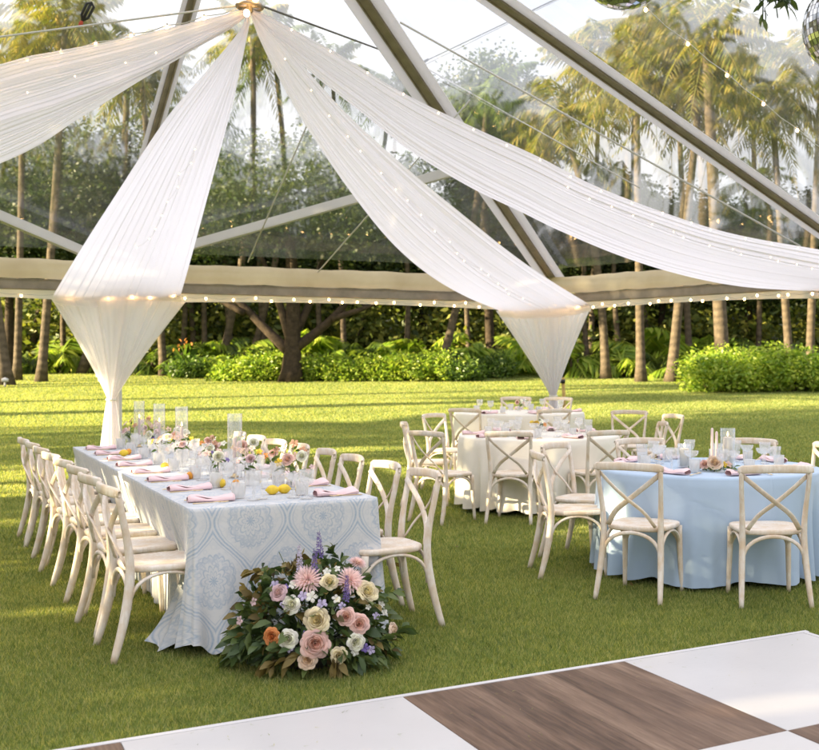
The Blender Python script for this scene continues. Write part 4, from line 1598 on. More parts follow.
def make_taper(label, p, h, col='wax_pink'):
    t = thing('taper_candle', label, 'candle', p, 0, 'taper candles on the blue table')
    b = MB()
    b.lathe([(0, 0), (0.03, 0.0), (0.03, 0.006), (0.012, 0.014), (0.016, 0.045), (0, 0.045)], 14)
    b.build('candlestick', M['gold'], t)
    b = MB()
    b.lathe([(0.0115, 0.04), (0.010, h - 0.01), (0.004, h), (0, h)], 12)
    b.build('candle', M[col], t)
    b = MB()
    b.tube([(0, 0, h - 0.002), (0.001, 0, h + 0.014)], 0.0012, 5)
    b.build('wick', M['wick'], t)


def lay_long():
    z = TZ + 0.005
    for side in (0, 1):
        sn = 'left' if side == 0 else 'right'
        for k in range(8):
            s = (0.26 if side == 0 else 0.14) + 0.622 * k
            s = min(max(s, 0.22), TL - 0.3)
            n = 0.17 if side == 0 else TW - 0.17
            q = 1 if side == 0 else -1
            where = '%s place from the near end, long table %s side' % (ORD[k], sn)
            p = tp(s + random.uniform(-.02, .02), n + random.uniform(-.015, .015), z)
            put_napkin(p.x, p.y, z, T_RZ + (0 if side == 0 else PI) + random.uniform(-.12, .12), 'folded blush pink napkin at the ' + where, 'napkins on the long table')
            p = tp(s + 0.085, n - q * 0.02, z)
            put('knife', p.x, p.y, z, 'gold knife at the ' + where, 'gold knives on the long table', T_RZ + (0 if side == 0 else PI) + random.uniform(-.1, .1))
            p = tp(s - 0.085, n - q * 0.02, z)
            put('fork', p.x, p.y, z, 'gold fork at the ' + where, 'gold forks on the long table', T_RZ + (0 if side == 0 else PI) + random.uniform(-.1, .1))
            p = tp(s + 0.06 + random.uniform(-.03, .03), n + q * (0.175 + random.uniform(-.015, .015)), z)
            put('tumbler', p.x, p.y, z, 'ribbed frosted tumbler at the ' + where, 'tumblers on the long table')
            p = tp(s - 0.10 + random.uniform(-.03, .03), n + q * (0.20 + random.uniform(-.02, .02)), z)
            put('goblet', p.x, p.y, z, 'pressed glass goblet at the ' + where, 'goblets on the long table')
            p = tp(s - 0.02 + random.uniform(-.02, .02), n + q * (0.27 + random.uniform(-.01, .01)), z)
            put('coupe', p.x, p.y, z, 'glass coupe at the ' + where, 'coupes on the long table')
    for (s, n, lab) in ((1.50, 0.60, 'tall glass cylinder with a taper candle, nearest on the long table'), (3.02, 0.56, 'tall glass cylinder with a taper candle, second nearest on the long table'),
                        (3.85, 0.54, 'tall glass cylinder with a taper candle, third nearest on the long table'), (4.72, 0.52, 'tall glass cylinder with a taper candle at the long table\'s far end')):
        make_hurricane('hurricane_candle', lab, tp(s, n, z), 0.43, 0.048, 0.27, col='wax_pink')


lay_long()


def lay_round(key, dirs, tname, coupe=True):
    c, R = RT[key]
    z = gz(c.y) + 0.767
    for k, (dx, dy, where) in enumerate(dirs):
        L = math.hypot(dx, dy)
        dx, dy = dx / L, dy / L
        a = math.atan2(-dy, -dx)
        px, py = -dy, dx

        def at(r, o): return c.x + dx * (R - r) + px * o, c.y + dy * (R - r) + py * o
        x, y = at(0.15, random.uniform(-.03, .03))
        put_napkin(x, y, z, a + PI / 2 + random.uniform(-.25, .25) if key == 'blue' else a + random.uniform(-.2, .2), 'folded blush pink napkin on the %s, %s' % (tname, where), 'napkins on the ' + tname)
        x, y = at(0.17, 0.16)
        put('knife', x, y, z, 'gold knife on the %s, %s' % (tname, where), 'gold knives on the ' + tname, a + random.uniform(-.1, .1))
        x, y = at(0.32, 0.10 + random.uniform(-.02, .02))
        put('tumbler', x, y, z, 'ribbed frosted tumbler on the %s, %s' % (tname, where), 'tumblers on the ' + tname)
        x, y = at(0.33, -0.09 + random.uniform(-.02, .02))
        put('goblet', x, y, z, 'pressed glass goblet on the %s, %s' % (tname, where), 'goblets on the ' + tname)
        if coupe:
            x, y = at(0.43, 0.03 + random.uniform(-.02, .02))
            put('coupe', x, y, z, 'glass coupe on the %s, %s' % (tname, where), 'coupes on the ' + tname)


lay_round('blue', [(-0.515, -0.89, 'before the left chair seen from behind'), (0.235, -1.0, 'before the right chair seen from behind'), (-1.19, -0.16, 'before the nearer left side chair'), (-0.87, 0.5, 'before the farther left side chair'),
                   (-0.32, 1, 'at the rear chair left of the tapers'), (0.42, 0.95, 'at the rear chair behind the tapers'), (0.86, 0.56, 'at the far right chair'), (0.95, -0.33, 'at the near right chair')], 'blue table')
lay_round('white', [(-0.22, -1, 'before the middle chair seen from behind'), (0.53, -0.86, 'before the right chair seen from behind'), (-0.75, -0.66, 'before the front left chair'), (-1, 0.05, 'before the left side chair'),
                    (-0.6, 0.8, 'at the rear left'), (0.2, 1, 'at the rear middle'), (0.7, 0.7, 'at the rear right'), (1, 0.0, 'before the right side chair')], 'nearer ivory table')
lay_round('far', [(-0.06, 1, 'before the rear left chair'), (0.42, 0.95, 'before the rear right chair'), (-0.5, -0.87, 'before the front left chair'), (0.35, -0.95, 'before the front right chair'), (1, 0.1, 'at the right edge'), (-1, 0.1, 'at the left edge')], 'farther ivory table', False)
bz = 0.767
make_taper('taller slim blush taper candle beside the rose on the blue table', Vector((1.21, 7.82, bz)), 0.30)
make_taper('shorter slim blush taper candle beside the rose on the blue table', Vector((1.255, 7.90, bz)), 0.27)
make_hurricane('hurricane_candle', 'wide glass cylinder holding an ivory pillar candle on the blue table', Vector((1.345, 7.95, bz)), 0.29, 0.055, 0.225, True)
make_hurricane('hurricane_candle', 'small glass cylinder with a shorter ivory pillar left of the rose on the blue table', Vector((1.03, 7.98, bz)), 0.17, 0.05, 0.14, True)
# ------------------------------------------------------------------ flowers
def petal_patch(b, a0, hw, prof, nu=5, m=0, wob=0.0, tw=0.0):
    """prof: list of (r, z, width factor) from base to tip"""
    vs, fs = [], []
    k = len(prof)
    for i, (r, z, w) in enumerate(prof):
        for j in range(nu):
            u = -1 + 2 * j / (nu - 1)
            a = a0 + u * hw * w + tw * i / k
            d = 1 - 0.10 * u * u
            rz = z - 0.12 * abs(z) * u * u + wob * math.sin(5 * u + a0 * 7) * (i / k)
            vs.append((r * d * math.cos(a), r * d * math.sin(a), rz))
    for i in range(k - 1):
        for j in range(nu - 1):
            fs.append((i * nu + j, i * nu + j + 1, (i + 1) * nu + j + 1, (i + 1) * nu + j))
    b.add(vs, fs, m)


def rose_mb(R, rs):
    b = MB()
    for L in range(8):
        f = (L / 7) ** 0.9
        k = 3 + (3 * L) // 4
        ro = R * (0.22 + 0.78 * f)
        for q in range(k):
            a = 2 * PI * (q + 0.37 * L) / k + rs.uniform(-.12, .12)
            rr = ro * rs.uniform(0.92, 1.06)
            h = R * (0.86 - 0.40 * f ** 1.5)
            petal_patch(b, a, 0.95 * PI / k + 0.25, [(rr * 0.25, 0.0, 0.6), (rr * 0.74, h * 0.45, 0.95), (rr * 0.90, h * 0.85, 1.0), (rr * (0.92 + 0.18 * f), h * 1.0, 0.88), (rr * (0.90 + 0.34 * f), h * (1.0 - 0.20 * f), 0.6)], wob=0.05 * R)
    return b


def dahlia_mb(R, rs):
    b = MB()
    for L in range(8):
        f = L / 7
        k = 9 + 2 * L
        rr = R * (0.25 + 0.75 * f)
        h = R * (0.55 - 0.45 * f * f)
        for q in range(k):
            a = 2 * PI * (q + 0.5 * L) / k + rs.uniform(-.06, .06)
            r2 = rr * rs.uniform(0.9, 1.08)
            petal_patch(b, a, 2.0 / k, [(r2 * 0.15, 0, 0.9), (r2 * 0.55, h * 0.65, 1.2), (r2 * 0.85, h * 0.95, 0.9), (r2, h * 1.05, 0.25)], 3)
    return b


def simple_mb(R, rs, k=5):
    b = MB()
    for q in range(k):
        a = 2 * PI * q / k + rs.uniform(-.15, .15)
        petal_patch(b, a, 0.95 * PI / k, [(R * 0.08, 0, 0.7), (R * 0.5, R * 0.18, 1.0), (R * 0.85, R * 0.22, 0.85), (R, R * 0.12, 0.4)], 5)
    b.ball((0, 0, R * 0.1), R * 0.16, 6)
    return b


def spike_mb(R, rs, h=0.13, n=26):
    b = MB()
    for q in range(n):
        z = h * q / n
        a = q * 2.4
        r = R * (1 - 0.75 * q / n)
        c = (r * math.cos(a), r * math.sin(a), z)
        for p in range(4):
            aa = 2 * PI * p / 4 + q
            s = 0.010 * (1 - 0.5 * q / n)
            d = Vector((math.cos(a), math.sin(a), 0.3))
            e = d.orthogonal().normalized()
            e.rotate(Matrix.Rotation(aa, 3, d))
            g = d.cross(e).normalized()
            b.add([c, (c[0] + e.x * s + g.x * s * .5, c[1] + e.y * s + g.y * s * .5, c[2] + e.z * s + g.z * s * .5), (c[0] + e.x * s * 1.6 + d.x * .003, c[1] + e.y * s * 1.6 + d.y * .003, c[2] + e.z * s * 1.6), (c[0] + e.x * s - g.x * s * .5, c[1] + e.y * s - g.y * s * .5, c[2] + e.z * s - g.z * s * .5)], [(0, 1, 2, 3)])
    return b


def leaf_blade(b, p, d, L, w, rs, fold=0.25, m=0, droop=0.3):
    """one pointed leaf with a folded midrib, starting at p towards d"""
    d = Vector(d).normalized()
    s = d.cross(Vector((rs.uniform(-1, 1), rs.uniform(-1, 1), rs.uniform(0.2, 1)))).normalized()
    nn = s.cross(d).normalized()
    vs = []
    for (t, ww) in ((0, 0.08), (0.3, 0.85), (0.6, 1.0), (0.85, 0.5), (1.0, 0.03)):
        c = Vector(p) + d * (L * t) - Vector((0, 0, droop * L * t * t)) + nn * (0.04 * L * math.sin(4 * t))
        vs += [c - s * (w * ww * 0.5) + nn * (fold * w * ww * 0.5), c, c + s * (w * ww * 0.5) + nn * (fold * w * ww * 0.5)]
    fs = []
    for i in range(4):
        a = i * 3
        fs += [(a, a + 1, a + 4, a + 3), (a + 1, a + 2, a + 5, a + 4)]
    b.add(vs, fs, m)


def orient(o, d, roll=0.0):
    q = Vector(d).normalized().to_track_quat('Z', 'Y')
    o.rotation_euler = (q @ Matrix.Rotation(roll, 3, 'Z').to_quaternion()).to_euler()


def make_arrangement():
    rs = random.Random(5)
    C = Vector((-1.185, 5.50, 0.10))
    RX, RY, RZ = 0.41, 0.30, 0.43
    t = thing('flower_arrangement', 'lush low arrangement of pink dahlias and roses on the grass at the long table end', 'flowers', (C.x, C.y, 0))

    def hit(px, py, k=1.0):
        d = Vector(((px - PCX) / FOC, 1.0, -(py - HOR) / FOC))
        o = Vector((0, 0, EYE)) - C
        S = Vector((1 / (RX * k), 1 / (RY * k), 1 / (RZ * k)))
        D = Vector((d.x * S.x, d.y * S.y, d.z * S.z))
        O = Vector((o.x * S.x, o.y * S.y, o.z * S.z))
        a, b_, c = D.dot(D), 2 * O.dot(D), O.dot(O) - 1
        q = b_ * b_ - 4 * a * c
        s = (-b_ - math.sqrt(q)) / (2 * a) if q > 0 else -b_ / (2 * a)
        p = Vector((0, 0, EYE)) + d * s
        n = Vector(((p.x - C.x) / RX ** 2, (p.y - C.y) / RY ** 2, (p.z - C.z) / RZ ** 2)).normalized()
        return p, n
    blooms = [('dahlia', 308, 580, .086, 'pink'), ('dahlia', 350, 581, .084, 'pink'), ('dahlia', 357, 564, .060, 'pink'), ('rose', 329, 583, .048, 'cream'), ('rose', 366, 593, .062, 'cream'), ('rose', 318, 620, .070, 'cream'), ('rose', 315, 643, .078, 'blush'), ('rose', 346, 617, .05, 'blush'),
              ('rose', 359, 624, .055, 'blush'), ('rose', 273, 636, .048, 'orange'), ('rose', 391, 631, .046, 'peach'), ('rose', 289, 639, .054, 'white'), ('rose', 308, 660, .050, 'peach'), ('rose', 280, 594, .05, 'mauve'), ('rose', 293, 605, .05, 'white'), ('rose', 355, 642, .048, 'white'), ('rose', 338, 655, .045, 'cream'),
              ('simple', 312, 597, .04, 'white'), ('simple', 322, 604, .036, 'lilac'), ('simple', 303, 596, .034, 'lilac'), ('simple', 275, 585, .034, 'lilac'), ('simple', 285, 588, .03, 'purple'), ('simple', 336, 599, .03, 'white'), ('simple', 342, 606, .026, 'lilac'), ('simple', 285, 603, .036, 'lilac'),
              ('simple', 254, 602, .030, 'mauve'), ('simple', 240, 621, .036, 'mauve'), ('simple', 229, 663, .032, 'mauve'), ('simple', 306, 634, .026, 'purple'), ('simple', 289, 648, .032, 'lilac'), ('simple', 365, 648, .032, 'purple'), ('simple', 371, 650, .032, 'lilac'), ('simple', 355, 652, .03, 'white'), ('simple', 381, 604, .03, 'white'), ('simple', 384, 612, .03, 'white'), ('simple', 376, 616, .028, 'lilac'),
              ('simple', 327, 572, .03, 'white'), ('simple', 337, 569, .026, 'white'), ('simple', 293, 585, .03, 'white'), ('spike', 320, 556, .022, 'purple'), ('spike', 314, 574, .020, 'purple'), ('spike', 300, 570, .018, 'lilac'), ('spike', 346, 600, .016, 'purple'), ('simple', 338, 600, .02, 'cream'), ('simple', 368, 607, .022, 'white')]
    stems = MB()
    for kind, px, py, R, col in blooms:
        R *= {'rose': 0.80, 'dahlia': 0.95, 'simple': 0.75, 'spike': 0.8}[kind]
        p, n = hit(px, py, 1.0 if kind != 'simple' else 1.03)
        mb = {'dahlia': dahlia_mb, 'rose': rose_mb, 'simple': simple_mb, 'spike': spike_mb}[kind](R, rs)
        o = mb.build({'dahlia': 'dahlia', 'rose': 'rose', 'simple': 'small_blossom', 'spike': 'delphinium'}[kind], PET[col], t)
        d = n * 0.9 + Vector((rs.uniform(-.25, .25), -0.35, rs.uniform(-.1, .25)))
        if kind == 'spike': d = Vector((rs.uniform(-.1, .25), -0.1, 1))
        p.z = max(p.z, R * 0.6 + 0.02)
        o.location = p - t.location
        orient(o, d, rs.uniform(0, 6))
        a = C + (p - C) * 0.25
        stems.tube([Vector((a.x, a.y, 0.12)) - t.location, (a * 0.4 + p * 0.6) - t.location, p - t.location], 0.003, 5)
    # tall wispy sprigs
    for px, py in ((279, 552), (281, 566), (371, 566), (346, 560)):
        p, n = hit(px, py)
        q = C + Vector((0, 0, .1))
        stems.tube([q - t.location, q.lerp(p, .6) - t.location, p - t.location], 0.0022, 5)
    stems.build('stems', M['stem'], t)
    g, ol = MB(), MB()
    for i in range(1500):
        th = rs.uniform(0, 2 * PI)
        ph = math.acos(rs.uniform(-0.15, 1))
        k = rs.uniform(0.55, 1.0)
        n = Vector((math.sin(ph) * math.cos(th), math.sin(ph) * math.sin(th), math.cos(ph)))
        p = Vector((n.x * RX * k, n.y * RY * k, n.z * RZ * k)) + Vector((0, 0, C.z))
        if p.z < 0.02: p.z = 0.02
        d = n + Vector((rs.uniform(-.8, .8), rs.uniform(-.8, .8), rs.uniform(-.5, .6)))
        L = rs.uniform(0.04, 0.095)
        leaf_blade(ol if rs.random() < 0.15 else g, p, d, L, L * rs.uniform(0.42, 0.65), rs)
    # trailing sprays at the two sides and feathers of olive leaf low in front
    for (px0, py0, px1, py1, n, mm) in ((262, 640, 222, 664, 26, g), (268, 612, 244, 590, 22, ol), (380, 640, 408, 628, 24, g), (300, 655, 262, 668, 20, ol), (335, 650, 338, 676, 16, ol), (275, 590, 262, 568, 18, g), (250, 632, 236, 650, 14, g), (286, 575, 300, 556, 14, ol), (372, 600, 398, 590, 14, g), (352, 655, 380, 660, 14, g), (268, 575, 250, 572, 12, ol), (340, 560, 330, 548, 10, g)):
        a, _ = hit(px0, py0)
        b_, _ = hit(px1, py1, 1.05)
        for i in range(n):
            f = i / n
            p = a.lerp(b_, f)
            p.z = max(0.015, p.z)
            d = (b_ - a).normalized() * 0.8 + Vector((rs.uniform(-.7, .7), rs.uniform(-.7, .2), rs.uniform(-.5, .5)))
            L = rs.uniform(0.05, 0.085)
            leaf_blade(mm, p - Vector((C.x, C.y, 0)), d, L, L * 0.5, rs)
    g.build('foliage', M['flower_leaf'], t)
    ol.build('olive_foliage', M['flower_leaf_olive'], t)
    b = MB()
    b.lathe([(0, 0.004), (0.15, 0.004), (0.17, 0.10), (0.16, 0.10), (0.14, 0.02), (0, 0.02)], 24)
    b.build('bowl', M['steel'], t)


make_arrangement()


def make_bud_vase(label, p, spec, seed, vh=0.10):
    rs = random.Random(seed)
    t = thing('bud_vase', label, 'flowers', p, rs.uniform(-.7, .7), 'bud vases of flowers on the tables')
    b = MB()
    b.lathe([(0, 0.004), (0.026, 0.002), (0.034, 0.03), (0.030, 0.06), (0.014, vh - 0.012), (0.017, vh), (0.015, vh), (0.012, vh - 0.014), (0.027, 0.05), (0, 0.008)], 16)
    b.build('vase', M['glass'], t)
    st, lf = MB(), MB()
    for (kind, R, col, dx, dy, h) in spec:
        R, h = R * (0.62 if kind == 'rose' else 0.9), h * 1.04
        e = Vector((dx, dy, h))
        st.tube([(0, 0, 0.02), (dx * 0.15, dy * 0.15, vh), tuple(e * 0.75 + Vector((0, 0, 0.05)) * 0.5), e], 0.0018, 5)
        mb = {'dahlia': dahlia_mb, 'rose': rose_mb, 'simple': simple_mb, 'spike': spike_mb}[kind](R, rs)
        o = mb.build({'dahlia': 'dahlia', 'rose': 'rose', 'simple': 'small_blossom', 'spike': 'delphinium'}[kind], PET[col], t)
        o.location = e
        orient(o, Vector((dx * 4 + rs.uniform(-.3, .3), dy * 3 - 0.75, 0.35 + rs.uniform(-.25, .35))), rs.uniform(0, 6))
        for q in range(3):
            f = rs.uniform(.45, .9)
            leaf_blade(lf, e * f + Vector((0, 0, .02)), (rs.uniform(-1, 1), rs.uniform(-1, 1), rs.uniform(-.2, .7)), rs.uniform(.03, .06), rs.uniform(.012, .022), rs)
    st.build('stems', M['stem'], t)
    lf.build('leaves', M['bush_dark'], t)


def dress_tables():
    z = TZ + 0.005
    kinds = [[('rose', .058, 'blush', -.02, .02, .17), ('rose', .05, 'white', .06, .02, .19), ('simple', .030, 'yellow', -.07, -.02, .16), ('simple', .022, 'rust', .11, -.02, .11), ('simple', .022, 'mauve', .12, .03, .13)],
             [('spike', .02, 'mauve', -.03, .03, .20), ('rose', .042, 'mauve', .02, -.02, .16), ('simple', .03, 'pink', -.06, -.01, .15), ('simple', .026, 'yellow', .05, .04, .20), ('simple', .024, 'blush', .0, .05, .22)],
             [('rose', .045, 'blush', 0, 0, .16), ('simple', .03, 'white', .05, .03, .18), ('simple', .026, 'orange', -.05, -.02, .15), ('simple', .026, 'rust', .02, -.05, .19)],
             [('rose', .050, 'white', .0, .0, .17), ('simple', .03, 'blush', -.06, .02, .19), ('simple', .022, 'purple', .05, -.03, .15), ('simple', .024, 'mauve', .03, .05, .20)],
             [('simple', .034, 'rust', 0, .02, .25), ('simple', .034, 'mauve', -.06, 0, .22), ('simple', .032, 'rust', .07, .01, .21), ('rose', .045, 'pink', -.02, -.03, .16), ('simple', .03, 'blush', .05, -.04, .18), ('simple', .026, 'cream', -.09, .02, .17)]]
    spots = [(0.62, 0.72, 0, 'bud vase of blush, white and yellow blooms, nearest on the long table'), (0.98, 0.56, 1, 'bud vase of mauve sprays just behind the nearest blooms on the long table'), (1.28, 0.80, 2, 'bud vase with one orange bloom right of the nearest glass cylinder'),
             (1.75, 0.50, 3, 'bud vase of white and purple blooms behind the nearest glass cylinder'), (2.15, 0.62, 2, 'bud vase of blush rose, mid way along the long table, nearer of two'), (2.5, 0.46, 1, 'bud vase of tall mauve spray, mid way along the long table, farther of two'),
             (3.35, 0.60, 0, 'bud vase of blush and white blooms between the two middle glass cylinders'), (3.6, 0.42, 3, 'bud vase of white blooms left of the third glass cylinder'), (4.25, 0.58, 1, 'bud vase of mauve spray behind the third glass cylinder'), (4.5, 0.40, 4, 'bud vase of rust and mauve blooms at the far end of the long table'), (4.85, 0.62, 4, 'last bud vase on the long table, rust blooms beyond the far glass cylinder'), (0.86, 0.80, 4, 'bud vase of rust and pink blooms at the right of the nearest pair of vases'), (1.12, 0.40, 3, 'bud vase of white blooms beside the orange kumquat, left of centre'), (1.95, 0.78, 0, 'bud vase of blush and yellow blooms right of centre behind the nearest cylinder'), (2.75, 0.70, 2, 'bud vase of small blush rose just before the second glass cylinder'), (2.9, 0.38, 0, 'bud vase of blush blooms just left of the second glass cylinder'), (4.05, 0.72, 3, 'bud vase of white and purple blooms right of the third cylinder')]
    for i, (s, n, k, lab) in enumerate(spots):
        make_bud_vase(lab, tp(s, n, z), kinds[k], 40 + i)
    cz = RT['blue'][0]
    # low flowers at the foot of the candles on the blue table
    t = thing('table_posy', 'low posy of one coral-pink rose and greens beneath the tapers on the blue table', 'flowers', (1.215, 7.74, 0.767))
    rs = random.Random(9)
    lf = MB()
    for i in range(110):
        a = rs.uniform(0, 2 * PI)
        r = rs.uniform(0, 0.13)
        leaf_blade(lf, (r * 1.3 * math.cos(a), r * math.sin(a), rs.uniform(0.003, 0.03)), (math.cos(a), math.sin(a), rs.uniform(0, .7)), rs.uniform(.03, .06), rs.uniform(.014, .024), rs)
    lf.build('leaves', M['bush_dark'], t)
    for (x, y, zz, R, col, kd) in ((-0.01, -0.06, .05, .05, 'peach', 'rose'), (-.075, -.03, .04, .034, 'blush', 'rose'), (.06, -.04, .045, .028, 'yellow', 'simple'), (.10, 0, .04, .03, 'blush', 'simple'), (-.12, .0, .03, .026, 'orange', 'simple')):
        o = (rose_mb if kd == 'rose' else simple_mb)(R, rs).build('rose' if kd == 'rose' else 'small_blossom', PET[col], t)
        o.location = (x, y, zz)
        orient(o, (x * 3, -0.8, 0.6))
    w = RT['white'][0]
    make_bud_vase('bud vase of yellow and white blooms on the nearer ivory table', Vector((w.x + 0.0, w.y - 0.25, 0.772 + gz(w.y))), [('rose', .045, 'yellow', -.03, 0, .12), ('simple', .035, 'white', .04, .02, .14), ('simple', .03, 'orange', .05, -.04, .11), ('simple', .03, 'yellow', -.07, .02, .13)], 77, 0.08)
    f = RT['far'][0]
    make_bud_vase('bud vase of pale blooms on the farther ivory table', Vector((f.x, f.y, 0.772 + gz(f.y))), [('rose', .045, 'blush', -.03, 0, .12), ('simple', .035, 'white', .04, .02, .14), ('simple', .03, 'mauve', .05, -.04, .11)], 78, 0.08)
    b = MB()
    pr = [(0.0, -0.040), (0.006, -0.038), (0.016, -0.030), (0.026, -0.014), (0.029, 0.0), (0.027, 0.013), (0.018, 0.028), (0.008, 0.034), (0.004, 0.040), (0.0, 0.041)]
    b.lathe(pr, 18)
    lem = b.build('lemon', M['lemon'])
    b = MB()
    b.ball((0, 0, 0), 0.024, 14, (1, 1, 1.15))
    kum = b.build('kumquat', M['orange'])
    tag(lem, 'x', 'lemon')
    tag(kum, 'x', 'kumquat')
    first = {id(lem): True, id(kum): True}
    for proto, s, n, lab in ((lem, 0.42, 0.55, 'bright yellow lemon before the nearest bud vase, left of a pair'), (lem, 0.44, 0.625, 'bright yellow lemon before the nearest bud vase, right of a pair'), (lem, 0.95, 0.38, 'yellow lemon left of the mauve bud vase on the long table'), (lem, 2.3, 0.30, 'yellow lemon among the tumblers mid way along the long table'),
                              (kum, 1.55, 0.32, 'small orange kumquat left of the nearest glass cylinder'), (kum, 0.90, 0.46, 'small orange kumquat beside the lemon near the mauve bud vase'), (kum, 3.9, 0.30, 'small orange kumquat left of the third glass cylinder'), (lem, 3.75, 0.24, 'yellow lemon at the long table\'s far left among the glasses')):
        o = proto
        if not first.pop(id(proto), False):
            o = proto.copy()
            COL.objects.link(o)
        o['label'] = lab
        o['group'] = 'citrus scattered on the long table'
        p = tp(s, n, z + 0.0275 if proto is lem else z + 0.024)
        o.location = p
        o.rotation_euler = (PI / 2 if proto is lem else 0.3, 0.1, random.uniform(0, 6))


dress_tables()


# ------------------------------------------------------------------ trees and shrubs
def leaf_cloud(C, size, rng, aspect=0.5, up=0.3):
    """one leaf-shaped quad at every centre; returns vertices and faces"""
    n = len(C)
    d = rng.normal(size=(n, 3))
    d[:, 2] = d[:, 2] * 0.6 - up * 0.4
    d /= np.linalg.norm(d, axis=1)[:, None]
    e = rng.normal(size=(n, 3))
    e[:, 2] *= 0.5
    s = np.cross(d, e)
    s /= np.linalg.norm(s, axis=1)[:, None] + 1e-9
    L = size * rng.uniform(0.6, 1.3, n)[:, None]
    w = L * aspect * 0.5
    p0 = C - d * L * 0.5
    p2 = C + d * L * 0.5
    m = C - d * L * 0.05
    V = np.stack([p0, m + s * w, p2, m - s * w], 1).reshape(-1, 3)
    return V, np.arange(4 * n).reshape(n, 4)


def clump_points(lobes, n_clump, per, rng, spread=0.32, shell=0.55):
    """lobes: (x,y,z,rx,ry,rz); leaf centres gathered in clumps, mostly near each lobe's surface"""
    vol = np.array([l[3] * l[4] + l[3] * l[5] for l in lobes])
    pick = rng.choice(len(lobes), n_clump, p=vol / vol.sum())
    L = np.array(lobes)[pick]
    d = rng.normal(size=(n_clump, 3))
    d /= np.linalg.norm(d, axis=1)[:, None]
    r = shell + (1.08 - shell) * rng.uniform(0, 1, n_clump) ** 0.7
    c = L[:, :3] + d * L[:, 3:] * r[:, None]
    sp = spread * rng.uniform(0.5, 1.4, n_clump)
    P = c[:, None, :] + rng.normal(size=(n_clump, per, 3)) * sp[:, None, None] * np.array([1, 1, 0.7])
    return P.reshape(-1, 3)


def trunk_mb(base, top, r0, r1, n=12, bend=(0, 0), seg=14, flare=1.5):
    b = MB()
    pts, rad = [], []
    base, top = Vector(base), Vector(top)
    for i in range(seg + 1):
        t = i / seg
        p = base.lerp(top, t)
        p.x += bend[0] * math.sin(PI * t)
        p.y += bend[1] * math.sin(PI * t)
        pts.append(p)
        rad.append((r0 * (1 - t) + r1 * t) * (1 + (flare - 1) * math.exp(-t * (top - base).length / 0.45)))
    b.tube(pts, rad, n)
    return b


def palm_crown_mesh(name, rng, n_fr=22, L=3.2, mat=None, dens=34):
    """crown of arching fronds with hanging leaflets"""
    Vs, Fs, base = [], [], 0
    for q in range(n_fr):
        az = 2 * PI * q / n_fr * 2.618 + rng.uniform(-.3, .3)
        el = rng.uniform(-0.75, 1.15)                # young fronds stand, old ones hang
        ln = L * rng.uniform(0.75, 1.1) * (0.85 if el > 0.9 else 1)
        d = np.array([math.cos(az) * math.cos(el), math.sin(az) * math.cos(el), math.sin(el)])
        side = np.array([-math.sin(az), math.cos(az), 0.0])
        wind = rng.uniform(-.15, .15)
        t = np.linspace(0, 1, dens)
        droop = 0.75 * (0.55 + 0.45 * math.cos(el))
        ctr = d[None] * (ln * t)[:, None] - np.array([0, 0, 1])[None] * (droop * ln * t ** 2.2 * 0.75)[:, None] + side[None] * (wind * ln * t ** 2)[:, None]
        tang = np.gradient(ctr, axis=0)
        tang /= np.linalg.norm(tang, axis=1)[:, None]
        # rachis
        w = 0.035 * (1 - 0.85 * t)
        V = np.stack([ctr - side * w[:, None], ctr + side * w[:, None]], 1).reshape(-1, 3)
        i = np.arange(dens - 1) * 2
        Vs.append(V)
        Fs.append(np.stack([i, i + 1, i + 3, i + 2], 1) + base)
        base += len(V)
        for sgn in (-1, 1):
            k = slice(3, dens)
            c = ctr[k]
            tt = t[k]
            ll = 0.62 * np.sin(np.clip(tt * 1.05 + 0.08, 0, 1) * PI) ** 0.6 * rng.uniform(0.8, 1.15, len(tt))
            dirn = side[None] * sgn * 0.75 + tang[k] * 0.55 + rng.normal(size=(len(tt), 3)) * 0.10
            dirn[:, 2] -= rng.uniform(0.25, 0.95)
            dirn /= np.linalg.norm(dirn, axis=1)[:, None]
            wd = tang[k] * 0.046
            mid = c + dirn * (ll * 0.55)[:, None]
            tip = c + dirn * ll[:, None] - np.array([0, 0, 1])[None] * (0.16 * ll)[:, None]
            V = np.stack([c, mid + wd, tip, mid - wd], 1).reshape(-1, 3)
            Vs.append(V)
            Fs.append(np.arange(len(V)).reshape(-1, 4) + base)
            base += len(V)
    V, F = np.vstack(Vs), np.vstack(Fs)
    return V, F


CROWNS = []


